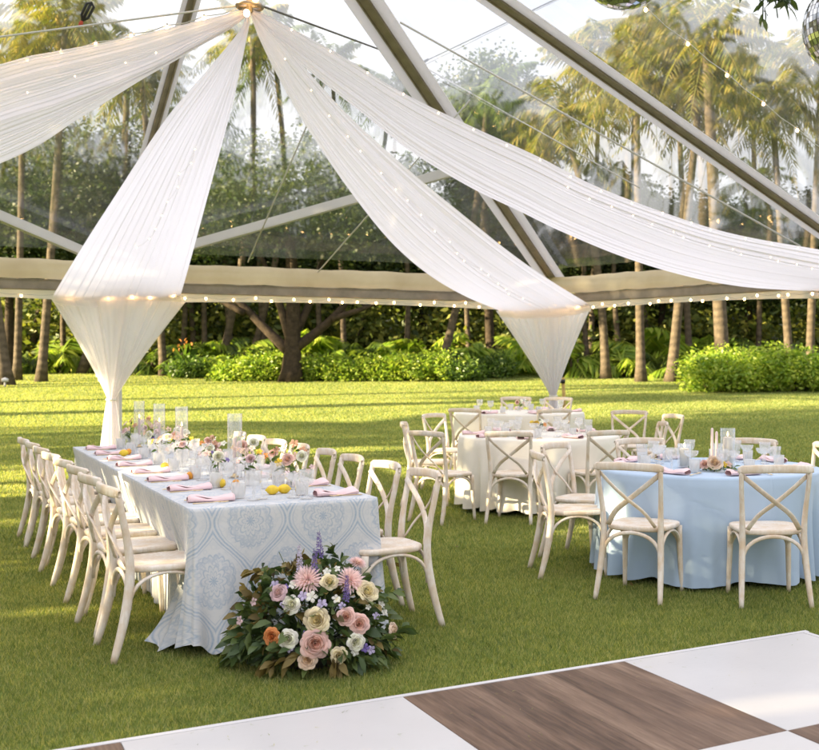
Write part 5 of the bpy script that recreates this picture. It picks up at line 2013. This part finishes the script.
def build_palms():
    rng = np.random.default_rng(31)
    for k in range(5):
        CROWNS.append(palm_crown_mesh('crown', rng, 25 + 2 * (k % 3), 3.3, dens=34))
    data = {}

    def palm(label, bx, tx, ty, y, w, green=False, k=0, s=1.0, bend=0.0, hang=True):
        base = pix(bx, 0, y)
        base.z = gz(y) - 0.05
        top = pix(tx, ty, y)
        t = thing('palm_tree', label, 'palm tree', base, 0, 'coconut palms behind the lawn')
        b = trunk_mb((0, 0, 0), top - base, w / 2, w / 2 * 0.62, 12, (bend, 0.1), 18, 1.55)
        tr = b.build('trunk', M['palm_bark'], t)
        key = (k, green)
        if key not in data:
            o = np_mesh('crown', *CROWNS[k], M['palm_leaf_green'] if green else M['palm_leaf'], t)
            data[key] = o.data
        else:
            o = bpy.data.objects.new('crown', data[key])
            COL.objects.link(o)
            o.parent = t
        o.location = top - base
        o.rotation_euler = (0, 0, rng.uniform(0, 6.28))
        o.scale = (s, s, s)
        # cluster of nuts and fibre under the crown
        n = MB()
        for q in range(7):
            a = rng.uniform(0, 6.28)
            n.ball((0.24 * math.cos(a), 0.24 * math.sin(a), -0.25 - rng.uniform(0, .25)), 0.12, 8, (1, 1, 1.25))
        c = n.build('coconuts', M['palm_leaf_green'] if green else M['timber'], t)
        c.location = top - base
    P = palm
    P('slim palm at the left edge, its trunk leaning out of the picture', 6, -42, 60, 35, 0.42, k=1)
    P('tall palm with pale sunlit trunk, second from the left edge', 17, 22, 40, 38, 0.26)
    P('tall palm with pale trunk left of the first draped leg', 41, 66, 10, 37, 0.30, k=2)
    P('palm leaning behind the straight drape, dark trunk', 82, 128, 70, 43, 0.34, True, 3, bend=0.4)
    P('palm whose trunk stands just right of the straight drape', 164, 140, 60, 41, 0.28, k=1)
    P('slim palm behind the low dark shrub, trunk curving right', 196, 196, 112, 45, 0.26, True, 4, bend=-0.3)
    P('palm with its crown directly behind the drape hub', 219, 252, 30, 42, 0.30, k=3, bend=0.5)
    P('tall leaning palm whose bare trunk crosses the pale sky right of the hub', 247, 272, 40, 44, 0.28, True, 0, bend=0.9)
    P('slim palm right of the spreading tree, left one of a pair', 345, 332, 62, 44, 0.24, True, 2, 0.8)
    P('slim palm right of the spreading tree, right one of a pair', 355, 392, 84, 46, 0.24, True, 1, 0.8)
    P('palm leaning right above the long hedge', 438, 488, 92, 40, 0.32, True, 4, 0.95, bend=0.3)
    P('palm with warm yellow crown right of the swooping drape, trunk flared at its foot', 606, 560, 112, 39, 0.32, k=0, bend=0.4)
    P('tall straight palm trunk in the middle of the right gap', 641, 636, 70, 37, 0.32, k=1)
    P('palm with dark stained trunk beside the tall straight one', 671, 700, 92, 37, 0.36, k=3)
    P('thick pale palm rising from the left part of the bright shrub', 724, 706, 34, 35, 0.48, k=2, s=1.1)
    P('slender palm behind the right part of the bright shrub', 791, 772, 96, 38, 0.30, k=4)
    P('slender palm at the right edge behind the bright shrub', 809, 822, 58, 38, 0.30, k=0, s=1.1)
    P('palm with tall yellow crown behind the upper right rafter', 652, 640, 20, 46, 0.28, k=4, s=1.5, bend=-0.5)
    P('palm with tattered yellow crown in the far upper right', 760, 752, 70, 46, 0.28, k=1, s=1.5)
    P('palm with broad yellow crown just right of the upper right rafter', 690, 676, 40, 43, 0.28, k=3, s=1.45)
    P('palm with yellow crown low behind the upper right rafter', 590, 600, 70, 45, 0.26, k=2, s=1.25)
    P('palm with yellow crown in the upper left above the corner drape', 26, 60, 30, 46, 0.28, k=0, s=1.5, bend=0.5)
    for bx, tx, ty, lab in ((64, 74, 176, 'short dark palm between the second and third left trunks'), (112, 104, 180, 'short dark palm seen through the sheer left leg drape'), (181, 176, 168, 'short dark palm right beside the orange-red flowers'), (206, 214, 186, 'short dark palm behind the deep green shrub'), (234, 228, 174, 'short dark palm behind the bright low hedge at left'), (268, 262, 182, 'short dark palm touching the spreading tree at left'),
                            (322, 326, 186, 'short dark palm right behind the spreading tree'), (405, 398, 180, 'short dark palm left of the leaning palm'), (470, 476, 178, 'short dark palm right of the leaning palm'), (588, 592, 178, 'short dark palm right of the draped right leg'), (622, 618, 186, 'short dark palm left of the tall straight trunk'), (757, 750, 182, 'short dark palm behind the middle of the bright shrub')):
        P(lab, bx, tx, ty, 44.5, 0.24, True, (bx // 7) % 5, 0.75, bend=0.25 if bx % 2 else -0.25)
    P('palm with ragged crown in the far upper left corner', -10, 6, 84, 47, 0.28, k=3, s=1.0)


build_palms()


def tree(label, px, y, h, trunk_w, lobes, n_cl, per, leaf, mat, seed, limbs=(), name='broadleaf_tree', group='dark broadleaf trees behind the palms', spread=0.42, cat='tree'):
    """lobes relative to the base: (dx, dy, z, rx, ry, rz)"""
    rng = np.random.default_rng(seed)
    base = pix(px, 0, y)
    base.z = gz(y) - 0.05
    t = thing(name, label, cat, base, 0, group)
    b = trunk_mb((0, 0, 0), (rng.uniform(-.3, .3), 0, h), trunk_w / 2, trunk_w / 4, 10, (rng.uniform(-.2, .2), 0), 12)
    for (x0, z0, x1, z1, w) in limbs:
        dy = rng.uniform(-.8, .8)
        pts = catmull([(x0, 0, z0), ((x0 + x1) / 2 + 0.1, dy * 0.4, (z0 * 0.55 + z1 * 0.45)), (x1, dy, z1)], 9)
        b.tube(pts, [w * (1 - 0.6 * i / 8) for i in range(9)], 8)
    b.build('trunk', M['bark'], t)
    P = clump_points(lobes, n_cl, per, rng, spread)
    V, F = leaf_cloud(P, leaf, rng)
    np_mesh('crown', V, F, mat, t)


def build_trees():
    tree('spreading many-limbed tree with dark gnarled trunk in the middle of the garden edge', 291, 37, 5.5, 0.62, [(-2.6, 0, 6.0, 2.4, 2.2, 1.5), (0.2, 0, 6.8, 2.6, 2.4, 1.7), (2.8, 0, 6.1, 2.4, 2.2, 1.4), (1.0, 1.0, 5.2, 1.8, 1.6, 0.9)], 520, 40, 0.18, M['tree_leaf'], 61,
         ((0, 1.0, -2.6, 3.6, 0.20), (0, 1.1, 2.2, 3.2, 0.20), (0, 1.4, -1.0, 4.4, 0.17), (0, 1.4, 1.0, 4.6, 0.17), (1.4, 2.2, 3.4, 3.1, 0.12), (-1.6, 2.4, -3.8, 3.5, 0.12), (0, 1.6, 0.1, 5.0, 0.16)), 'spreading_tree', 'broadleaf trees behind the lawn')
    spec = [('dense dark tree at the far left seen under the corner drape', 8, 42, 6.6, [(-1.5, 0, 6.4, 2.9, 2, 2.5), (1.5, 0, 7.2, 2.8, 2, 2.6), (0, 0, 4.8, 3.0, 2, 1.6)]),
            ('dense dark tree left of the straight drape', 98, 44, 7.4, [(-1.2, 0, 7.2, 2.8, 2, 2.7), (1.8, 0, 7.5, 2.6, 2, 2.5), (0.2, 0, 5.1, 3.2, 2, 1.8)]),
            ('dense dark tree between the straight drape and the swooping one', 205, 46, 6.4, [(-1.5, 0, 5.6, 2.4, 2, 1.8), (1.2, 0, 6.2, 2.2, 2, 1.8), (0, 0, 4.4, 2.6, 2, 1.3)]),
            ('rounded dark tree behind the spreading one', 330, 47, 5.6, [(-1.6, 0, 5.2, 2.4, 2, 1.7), (1.6, 0, 5.6, 2.4, 2, 1.7), (0, 0, 4.2, 2.8, 2, 1.2)]),
            ('broad dark tree behind the swooping drape', 420, 47, 5.8, [(-1.4, 0, 5.4, 2.4, 2, 1.7), (1.8, 0, 5.6, 2.6, 2, 1.9), (0, 0, 4.2, 2.8, 2, 1.2)]),
            ('dark round-topped tree against the pale sky right of the hip rafter', 492, 43, 11.4, [(0, 0, 10.9, 1.7, 1.6, 1.7), (0.9, 0, 9.7, 1.8, 1.6, 1.5), (-0.9, 0, 9.2, 1.6, 1.5, 1.4), (0.2, 0, 7.6, 2.0, 1.8, 1.3)]),
            ('broad dark tree behind the right draped leg', 566, 47, 6.0, [(-1.4, 0, 5.6, 2.6, 2, 1.9), (1.8, 0, 6.2, 2.4, 2, 1.8), (0, 0, 4.3, 2.8, 2, 1.2)]),
            ('dark tree behind the palms in the right gap', 660, 47, 6.4, [(-1.4, 0, 6.0, 2.4, 2, 1.8), (1.6, 0, 6.0, 2.4, 2, 1.8), (0, 0, 4.3, 2.8, 2, 1.2)]),
            ('dark tree behind the bright shrub', 745, 46, 5.8, [(-1.6, 0, 5.2, 2.4, 2, 1.7), (1.6, 0, 5.6, 2.4, 2, 1.7), (0, 0, 4.2, 2.8, 2, 1.2)]),
            ('dark tree at the right edge behind the palms', 835, 45, 6.2, [(-1.6, 0, 5.6, 2.4, 2, 1.9), (1.6, 0, 6.2, 2.6, 2, 1.9), (0, 0, 4.2, 2.8, 2, 1.2)])]
    for i, (lab, px, y, h, lobes) in enumerate(spec):
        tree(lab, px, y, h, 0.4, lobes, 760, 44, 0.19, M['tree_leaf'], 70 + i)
    # off to the left, out of the picture: the grove whose shade falls over the tables
    for i, (x, y, lab) in enumerate(((-20.5, 3.8, 'leafy shade tree outside the left picture edge, level with the long table'), (-21.5, -0.6, 'leafy shade tree outside the left picture edge, beside the camera'), (-22.5, -5.0, 'leafy shade tree outside the left picture edge, behind the camera'), (-19.2, -2.9, 'leafy shade tree outside the left picture edge, closest to the camera'), (-20.6, -7.4, 'leafy shade tree left of and behind the camera, second last'), (-25, -9.6, 'leafy shade tree far behind the camera at left'))):
        rng = np.random.default_rng(300 + i)
        t = thing('shade_tree', lab, 'tree', (x, y, 0), 0, 'shade trees left of the tent')
        trunk_mb((0, 0, 0), (0.2, 0, 10.4), 0.25, 0.10, 10).build('trunk', M['bark'], t)
        P = np.vstack([clump_points([(0, -1.2, 4.4, 1.8, 2.0, 1.7), (0, 1.2, 4.1, 1.8, 2.0, 1.8), (0, 0, 2.0, 1.7, 2.6, 1.5)], 250, 26, rng, 0.40), clump_points([(0, 0, 7.4, 1.8, 2.4, 0.8)], 150, 18, rng, 0.17), clump_points([(0, -0.9, 10.4, 2.2, 2.4, 1.9), (0, 0.9, 11.2, 2.2, 2.4, 2.2), (0, 0, 13.2, 2.0, 2.2, 1.9)], 460, 26, rng, 0.42)])
        V, F = leaf_cloud(P, 0.30, rng)
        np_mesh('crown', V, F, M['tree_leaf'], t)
    for i, (x, y, lab) in enumerate(((-22.5, 7.6, 'bare-stemmed tall tree outside the left edge, beyond the shade trees'), (-24.0, 11.2, 'high-crowned tall tree outside the left edge, level with the left tent leg'))):
        rng = np.random.default_rng(360 + i)
        t = thing('shade_tree', lab, 'tree', (x, y, 0), 0, 'shade trees left of the tent')
        trunk_mb((0, 0, 0), (0.2, 0, 10.4), 0.22, 0.10, 10).build('trunk', M['bark'], t)
        P = clump_points(([(0, 0, 4.6, 2.0, 2.2, 1.2)] if i else []) + [(0, -1.0, 9.0, 2.0, 2.4, 1.5), (0, 1.0, 10.4, 2.2, 2.4, 2.0), (0, 0, 12.4, 2.0, 2.2, 1.8)], 380, 26, rng, 0.42)
        V, F = leaf_cloud(P, 0.30, rng)
        np_mesh('crown', V, F, M['tree_leaf'], t)
    for i, (x, y, h) in enumerate(((-23, 5.9, 11), (-27, 9.0, 10), (-22, 11.8, 6.5), (-26, 13.4, 7.0), (-31, 16.6, 11), (-24, 19.6, 10.5), (-25, 23.4, 10), (-33, 28.0, 11))):
        rng = np.random.default_rng(330 + i)
        lab = 'coconut palm outside the left edge, ' + ['first', 'second', 'third', 'fourth', 'fifth', 'sixth', 'seventh', 'eighth', 'ninth', 'farthest'][i] + ' of the row beyond the shade trees'
        t = thing('palm_tree', lab, 'palm tree', (x, y, gz(y)), 0, 'palms left of the lawn')
        trunk_mb((0, 0, 0), (0.4, 0, h), 0.26, 0.20, 10, (0.3, 0.1)).build('trunk', M['palm_bark'], t)
        o = bpy.data.objects.new('crown', np_mesh_cached(i % 5))
        COL.objects.link(o)
        o.parent = t
        o.location = (0.4, 0, h)


_cache = {}


def np_mesh_cached(k):
    if k not in _cache:
        for o in bpy.data.objects:
            if o.name.startswith('crown') and o.parent and o.parent.name.startswith('palm_tree') and len(o.data.vertices) == len(CROWNS[k][0]):
                _cache[k] = o.data
                break
    return _cache[k]


build_trees()


def shrub(label, px, y, lobes, n_cl, per, leaf, mat, seed, group='shrubs along the garden edge', spread=0.16):
    rng = np.random.default_rng(seed)
    base = pix(px, 0, y)
    base.z = gz(y)
    t = thing('leafy_shrub', label, 'shrub', base, 0, group)
    b = MB()
    for l in lobes:
        for q in range(4):
            b.tube([(l[0] * 0.6 + rng.uniform(-.1, .1), l[1] * 0.6, 0), (l[0] + rng.uniform(-.3, .3) * l[3], l[1] + rng.uniform(-.3, .3) * l[4], l[2] + rng.uniform(-.2, .4) * l[5])], [0.025, 0.01], 6)
    b.build('stems', M['bark'], t)
    P = clump_points(lobes, n_cl, per, rng, spread, 0.45)
    P[:, 2] = np.abs(P[:, 2]) + 0.02
    V, F = leaf_cloud(P, leaf, rng, 0.48, -0.6)
    np_mesh('foliage', V, F, mat, t)


def build_shrubs():
    B, D = M['bush_leaf'], M['bush_dark']
    shrub('big bright green shrub on the lawn at right, left half', 722, 31.5, [(-0.55, 0, 0.45, 0.75, 0.9, 0.55), (0.1, 0, 0.7, 0.9, 0.9, 0.65), (0.75, 0.1, 0.6, 0.8, 0.9, 0.7)], 420, 16, 0.13, B, 400)
    shrub('big bright green shrub on the lawn at right, right half', 782, 31.8, [(-0.3, 0, 0.65, 0.9, 0.9, 0.62), (0.5, 0, 0.6, 0.9, 0.9, 0.55), (1.15, 0.1, 0.45, 0.6, 0.8, 0.5)], 420, 16, 0.13, B, 401)
    for i, (px, w, h, lab, m) in enumerate(((237, 0.85, 0.62, 'bright low hedge shrub left of the spreading tree', B), (266, 0.7, 0.75, 'taller bright shrub against the spreading tree\'s left side', B), (322, 0.85, 0.70, 'bright low shrub right of the spreading tree', B), (356, 0.85, 0.66, 'bright low shrub below the slim pair of palms', B), (392, 0.85, 0.72, 'low shrub in the middle of the long hedge, right of the palm pair', B), (430, 0.9, 0.74, 'low shrub at the foot of the leaning palm', B), (462, 0.6, 0.5, 'darker low shrub ending the hedge at right', D),
                                            (192, 0.8, 0.55, 'deep green shrub between the straight drape and the hedge', D), (492, 0.8, 0.6, 'deep green shrub left of the right draped leg', D))):
        shrub(lab, px, 37.5 if i < 7 else 39.5, [(-w * 0.4, 0, h * 0.5, w * 0.6, 0.6, h * 0.6), (w * 0.35, 0, h * 0.6, w * 0.6, 0.6, h * 0.62)], 190, 16, 0.14, m, 410 + i)
    # arching areca palms of the understorey
    rng = np.random.default_rng(55)
    meshes = []
    for k in range(3):
        V, F = palm_crown_mesh('areca', rng, 15, 1.7, dens=24)
        V = V.copy()
        V[:, 2] = V[:, 2] * 0.9 + 0.45
        meshes.append((V, F))
    data = {}
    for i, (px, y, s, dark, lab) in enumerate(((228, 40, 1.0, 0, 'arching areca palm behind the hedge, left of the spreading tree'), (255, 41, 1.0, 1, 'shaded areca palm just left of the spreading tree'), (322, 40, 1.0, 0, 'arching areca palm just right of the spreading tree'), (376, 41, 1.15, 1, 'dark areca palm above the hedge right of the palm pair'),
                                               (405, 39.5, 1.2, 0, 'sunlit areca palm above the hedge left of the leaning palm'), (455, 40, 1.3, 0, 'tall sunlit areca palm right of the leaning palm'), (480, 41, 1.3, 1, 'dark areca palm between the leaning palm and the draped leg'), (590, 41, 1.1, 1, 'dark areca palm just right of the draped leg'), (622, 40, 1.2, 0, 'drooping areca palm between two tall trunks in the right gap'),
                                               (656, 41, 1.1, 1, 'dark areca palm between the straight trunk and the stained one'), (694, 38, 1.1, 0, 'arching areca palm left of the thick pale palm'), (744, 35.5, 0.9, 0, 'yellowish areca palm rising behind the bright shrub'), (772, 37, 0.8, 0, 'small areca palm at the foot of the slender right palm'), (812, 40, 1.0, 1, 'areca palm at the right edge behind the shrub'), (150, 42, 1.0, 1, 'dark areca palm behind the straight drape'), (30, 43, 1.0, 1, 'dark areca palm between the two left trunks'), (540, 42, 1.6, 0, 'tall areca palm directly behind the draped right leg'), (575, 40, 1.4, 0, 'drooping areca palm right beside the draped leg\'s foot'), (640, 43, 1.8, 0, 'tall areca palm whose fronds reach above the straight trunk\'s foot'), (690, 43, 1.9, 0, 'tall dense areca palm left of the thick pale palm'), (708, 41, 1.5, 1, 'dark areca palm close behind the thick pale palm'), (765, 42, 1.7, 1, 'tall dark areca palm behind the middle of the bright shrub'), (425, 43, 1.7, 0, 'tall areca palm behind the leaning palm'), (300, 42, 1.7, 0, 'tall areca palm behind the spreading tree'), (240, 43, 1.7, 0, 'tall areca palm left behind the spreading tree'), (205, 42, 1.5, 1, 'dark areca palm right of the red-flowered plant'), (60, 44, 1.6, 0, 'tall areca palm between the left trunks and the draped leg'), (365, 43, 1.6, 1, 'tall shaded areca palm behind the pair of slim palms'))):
        base = pix(px, 0, y)
        base.z = gz(y)
        t = thing('areca_palm', lab, 'palm', base, rng.uniform(0, 6), 'areca palms under the trees')
        b = MB()
        for q in range(6):
            a = rng.uniform(0, 6.28)
            b.tube([(0.12 * math.cos(a), 0.12 * math.sin(a), 0), (0.2 * math.cos(a), 0.2 * math.sin(a), 0.5 * s)], [0.04, 0.02], 6)
        b.build('stems', M['palm_bark'], t)
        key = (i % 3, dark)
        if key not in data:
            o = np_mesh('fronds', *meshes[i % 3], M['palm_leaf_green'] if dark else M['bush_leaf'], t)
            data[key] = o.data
        else:
            o = bpy.data.objects.new('fronds', data[key])
            COL.objects.link(o)
            o.parent = t
        o.scale = (s, s, s)
    # red heliconia by the hedge
    base = pix(186, 0, 40)
    base.z = gz(40)
    t = thing('heliconia_plant', 'dark leafy plant with orange-red flower bracts between palm trunks', 'plant', base)
    b, f = MB(), MB()
    rs = random.Random(3)
    for q in range(14):
        a = rs.uniform(0, 6.28)
        leaf_blade(b, (0.15 * math.cos(a), 0.15 * math.sin(a), rs.uniform(.1, .8)), (math.cos(a) * .5, math.sin(a) * .5, 1), rs.uniform(.6, 1.0), .2, rs)
    for q in range(9):
        leaf_blade(f, (rs.uniform(-.4, .4), -0.3, rs.uniform(0.9, 1.6)), (rs.uniform(-.6, .6), -.2, 1), .20, .07, rs)
    b.build('leaves', M['bush_dark'], t)
    f.build('bracts', PET['orange'], t)
    # the undergrowth and the wood behind: nobody could count these
    rng = np.random.default_rng(71)
    n = 3600
    x = rng.uniform(-30, 17, n)
    y = rng.uniform(45, 50, n)
    top = 2.4 + 1.1 * np.sin(x * 0.8) * np.sin(x * 0.33 + 1) + 0.5 * np.sin(x * 2.3)
    z = gz_np(y) + rng.uniform(0, 1, n) * np.maximum(top, 1.2)
    P = (np.stack([x, y, z], 1)[:, None, :] + rng.normal(size=(n, 22, 3)) * np.array([0.4, 0.4, 0.3])).reshape(-1, 3)
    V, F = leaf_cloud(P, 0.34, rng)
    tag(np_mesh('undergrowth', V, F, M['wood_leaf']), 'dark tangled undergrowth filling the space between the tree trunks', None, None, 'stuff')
    n = 7200
    x = rng.uniform(-42, 24, n)
    y = rng.uniform(54, 62, n)
    top = 6.3 + 2.2 * np.clip((-11 - x) / 8, 0, 1) + 1.2 * np.sin(x * 0.31 + 1.5) + 0.9 * np.sin(x * 0.9) + 0.4 * np.sin(x * 2.1)
    z = gz_np(y) + rng.uniform(0, 1, n) ** 0.65 * top
    P = (np.stack([x, y, z], 1)[:, None, :] + rng.normal(size=(n, 18, 3)) * np.array([0.7, 0.6, 0.5])).reshape(-1, 3)
    V, F = leaf_cloud(P, 0.50, rng)
    tag(np_mesh('far_woods', V, F, M['wood_leaf']), 'solid dark wood closing the view behind the palms', None, None, 'stuff')


build_shrubs()


def small_things():
    # greenery hanging at the top beside the mirror ball
    c = pix(772, -22, 4.9)
    t = thing('hanging_greenery', 'sprig of dark greenery hanging at the top edge left of the corner mirror ball', 'greenery', c)
    rs = random.Random(8)
    b, s = MB(), MB()
    for q in range(9):
        a = rs.uniform(-0.16, 0.16)
        e = Vector((a + rs.uniform(-.05, .05), rs.uniform(-.1, .1), rs.uniform(-.22, -.06)))
        s.tube([(a * 0.4, 0, 0.1), e * 0.5 + Vector((a * 0.3, 0, 0.05)), e], 0.003, 5)
        for k in range(16):
            f = rs.uniform(0.1, 1)
            leaf_blade(b, e * f + Vector((a * 0.3 * (1 - f), 0, 0.1 * (1 - f))), (rs.uniform(-1, 1), rs.uniform(-1, 1), rs.uniform(-1, .3)), rs.uniform(.04, .08), rs.uniform(.016, .03), rs)
    b.build('leaves', M['flower_leaf'], t)
    s.tube([(0, 0, 0.1), (0, 0, 6.4 - c.z)], 0.004, 5)
    s.build('stems', M['stem'], t)
    # timber stake behind the right draped leg
    p = pix(563, 0, 20.0)
    p.z = gz(20)
    t = thing('tent_stake', 'slim ochre stake standing on the lawn just right of the right draped leg', 'stake', p)
    b = MB()
    b.tube([(0.05, 0, -0.1), (0.0, 0, 1.0)], 0.035, 8)
    b.build('pole', M['timber'], t)
    b = MB()
    b.box((-0.005, 0, 0.93), (0.09, 0.09, 0.07))
    b.build('strap_knot', M['black'], t)
    # white path lights at the foot of the left palms
    for px, y, lab in ((99, 37, 'small white path light on the lawn right of the left palm trunks'), (5, 34, 'small white marker at the foot of the left edge palm')):
        p = pix(px, 0, y)
        p.z = gz(y)
        t = thing('path_light', lab, 'path light', p, 0, 'path lights along the garden edge')
        b = MB()
        b.tube([(0, 0, 0), (0, 0, 0.16)], 0.03, 8)
        b.build('post', M['keder'], t)
        b = MB()
        b.lathe([(0, 0.30), (0.10, 0.26), (0.10, 0.17), (0.0, 0.16)], 12)
        b.build('lamp_head', M['keder'], t)
    # a few fallen leaves on the lawn
    b = MB()
    rs = random.Random(4)
    for q in range(46):
        y = rs.uniform(4.6, 24)
        x = rs.uniform(-0.45 * y, 0.24 * y)
        if on_floor(x, y, 0.1): continue
        leaf_blade(b, (x, y, gz(y) + 0.025), (rs.uniform(-1, 1), rs.uniform(-1, 1), 0.15), rs.uniform(.04, .08), rs.uniform(.02, .035), rs, droop=0)
    tag(b.build('fallen_leaves', M['flower_leaf_olive']), 'dry fallen leaves scattered over the lawn', None, None, 'stuff')

    # blades of cut grass carried onto the dance floor
    b = MB()
    for q in range(150):
        i = rs.uniform(-3.2, 1.95) * FP
        j = abs(rs.gauss(0, 0.35)) * FP + 0.02
        p = FA + FU * i + FV * j
        a = rs.uniform(0, 6.28)
        L = rs.uniform(.010, .028)
        d = Vector((math.cos(a), math.sin(a), 0)) * L
        s_ = Vector((-d.y, d.x, 0)) * 0.06
        z = Vector((0, 0, 0.0285))
        b.add([p + z - s_, p + z + s_, p + d + z + Vector((0, 0, .001))], [(0, 1, 2)])
    tag(b.build('grass_clippings', M['grass']), 'stray grass clippings on the white floor panels', None, None, 'stuff')


small_things()
# ------------------------------------------------------------------ light, sky, camera
SUN_EL = math.radians(16.0)
SUN_AZ = math.atan2(-0.93, -0.34)               # direction towards the sun, measured from +y to +x


def make_light():
    to = Vector((math.sin(SUN_AZ) * math.cos(SUN_EL), math.cos(SUN_AZ) * math.cos(SUN_EL), math.sin(SUN_EL)))
    d = bpy.data.lights.new('sun', 'SUN')
    d.energy = 5.0
    d.angle = math.radians(0.5)
    d.color = (1.0, 0.83, 0.50)
    o = bpy.data.objects.new('sun', d)
    COL.objects.link(o)
    o.location = (-20, -8, 12)
    o.rotation_euler = to.to_track_quat('Z', 'Y').to_euler()
    w = bpy.data.worlds.new('World')
    SC.world = w
    w.use_nodes = True
    nt = w.node_tree
    nt.nodes.clear()
    N = nt.nodes.new
    sky = N('ShaderNodeTexSky')
    sky.sky_type = 'NISHITA'
    sky.sun_disc = False
    sky.sun_elevation = SUN_EL
    sky.sun_rotation = SUN_AZ
    sky.air_density = 1.0
    sky.dust_density = 2.0
    # thin bright cloud over most of the sky
    tc = N('ShaderNodeTexCoord')
    mp = N('ShaderNodeMapping')
    mp.inputs['Scale'].default_value = (1.2, 1.2, 3.6)
    nz = N('ShaderNodeTexNoise')
    nz.inputs['Scale'].default_value = 2.2
    nz.inputs['Detail'].default_value = 6
    nz.inputs['Roughness'].default_value = 0.55
    rp = N('ShaderNodeValToRGB')
    rp.color_ramp.elements[0].position = 0.30
    rp.color_ramp.elements[0].color = (0.62, 0.62, 0.62, 1)
    rp.color_ramp.elements[1].position = 0.62
    rp.color_ramp.elements[1].color = (0.97, 0.97, 0.97, 1)
    cl = N('ShaderNodeValToRGB')
    cl.color_ramp.elements[0].position = 0.32
    cl.color_ramp.elements[0].color = (3.9, 3.85, 4.1, 1)
    cl.color_ramp.elements[1].position = 0.7
    cl.color_ramp.elements[1].color = (5.6, 5.45, 5.45, 1)
    mx = N('ShaderNodeMix')
    mx.data_type = 'RGBA'
    bg = N('ShaderNodeBackground')
    bg.inputs['Strength'].default_value = 0.052
    out = N('ShaderNodeOutputWorld')
    L = nt.links.new
    L(tc.outputs['Generated'], mp.inputs['Vector'])
    L(mp.outputs[0], nz.inputs['Vector'])
    L(nz.outputs['Fac'], rp.inputs[0])
    L(nz.outputs['Fac'], cl.inputs[0])
    L(rp.outputs[0], mx.inputs[0])
    L(sky.outputs[0], mx.inputs[6])
    L(cl.outputs[0], mx.inputs[7])
    # an overcast sky is brighter overhead than at the horizon
    sp = N('ShaderNodeSeparateXYZ')
    md = N('ShaderNodeMath')
    md.operation = 'MULTIPLY_ADD'
    md.use_clamp = False
    md.inputs[1].default_value = 1.1
    md.inputs[2].default_value = 0.70
    mz = N('ShaderNodeMath')
    mz.operation = 'MAXIMUM'
    mz.inputs[1].default_value = 0.0
    sc = N('ShaderNodeVectorMath')
    sc.operation = 'SCALE'
    L(tc.outputs['Generated'], sp.inputs[0])
    L(sp.outputs[2], mz.inputs[0])
    L(mz.outputs[0], md.inputs[0])
    L(mx.outputs[2], sc.inputs[0])
    L(md.outputs[0], sc.inputs['Scale'])
    L(sc.outputs[0], bg.inputs['Color'])
    L(bg.outputs[0], out.inputs['Surface'])


make_light()


def make_camera():
    c = bpy.data.cameras.new('camera')
    c.sensor_fit = 'HORIZONTAL'
    c.sensor_width = 36.0
    c.lens = FOC / 819.0 * 36.0
    c.shift_x = -(PCX - 409.5) / 819.0
    c.shift_y = -(375.0 - HOR) / 819.0
    c.clip_start = 0.05
    c.clip_end = 1200
    c.dof.use_dof = True
    c.dof.focus_distance = 6.6
    c.dof.aperture_fstop = 4.2
    o = bpy.data.objects.new('camera', c)
    COL.objects.link(o)
    o.location = (0, 0, EYE)
    o.rotation_euler = (PI / 2, 0, 0)
    SC.camera = o


make_camera()
for o in bpy.data.objects:
    if 'used' in o: del o['used']
vs = SC.view_settings
vs.view_transform = 'Standard'
vs.look = 'None'
vs.exposure = 2.5
vs.gamma = 1.0
vs.use_curve_mapping = False
SC.render.engine = 'CYCLES'
cy = SC.cycles
cy.max_bounces = 10
cy.diffuse_bounces = 4
cy.glossy_bounces = 4
cy.transmission_bounces = 6
cy.transparent_max_bounces = 32
cy.caustics_reflective = False
cy.caustics_refractive = True
cy.sample_clamp_indirect = 6.0
cy.use_denoising = True
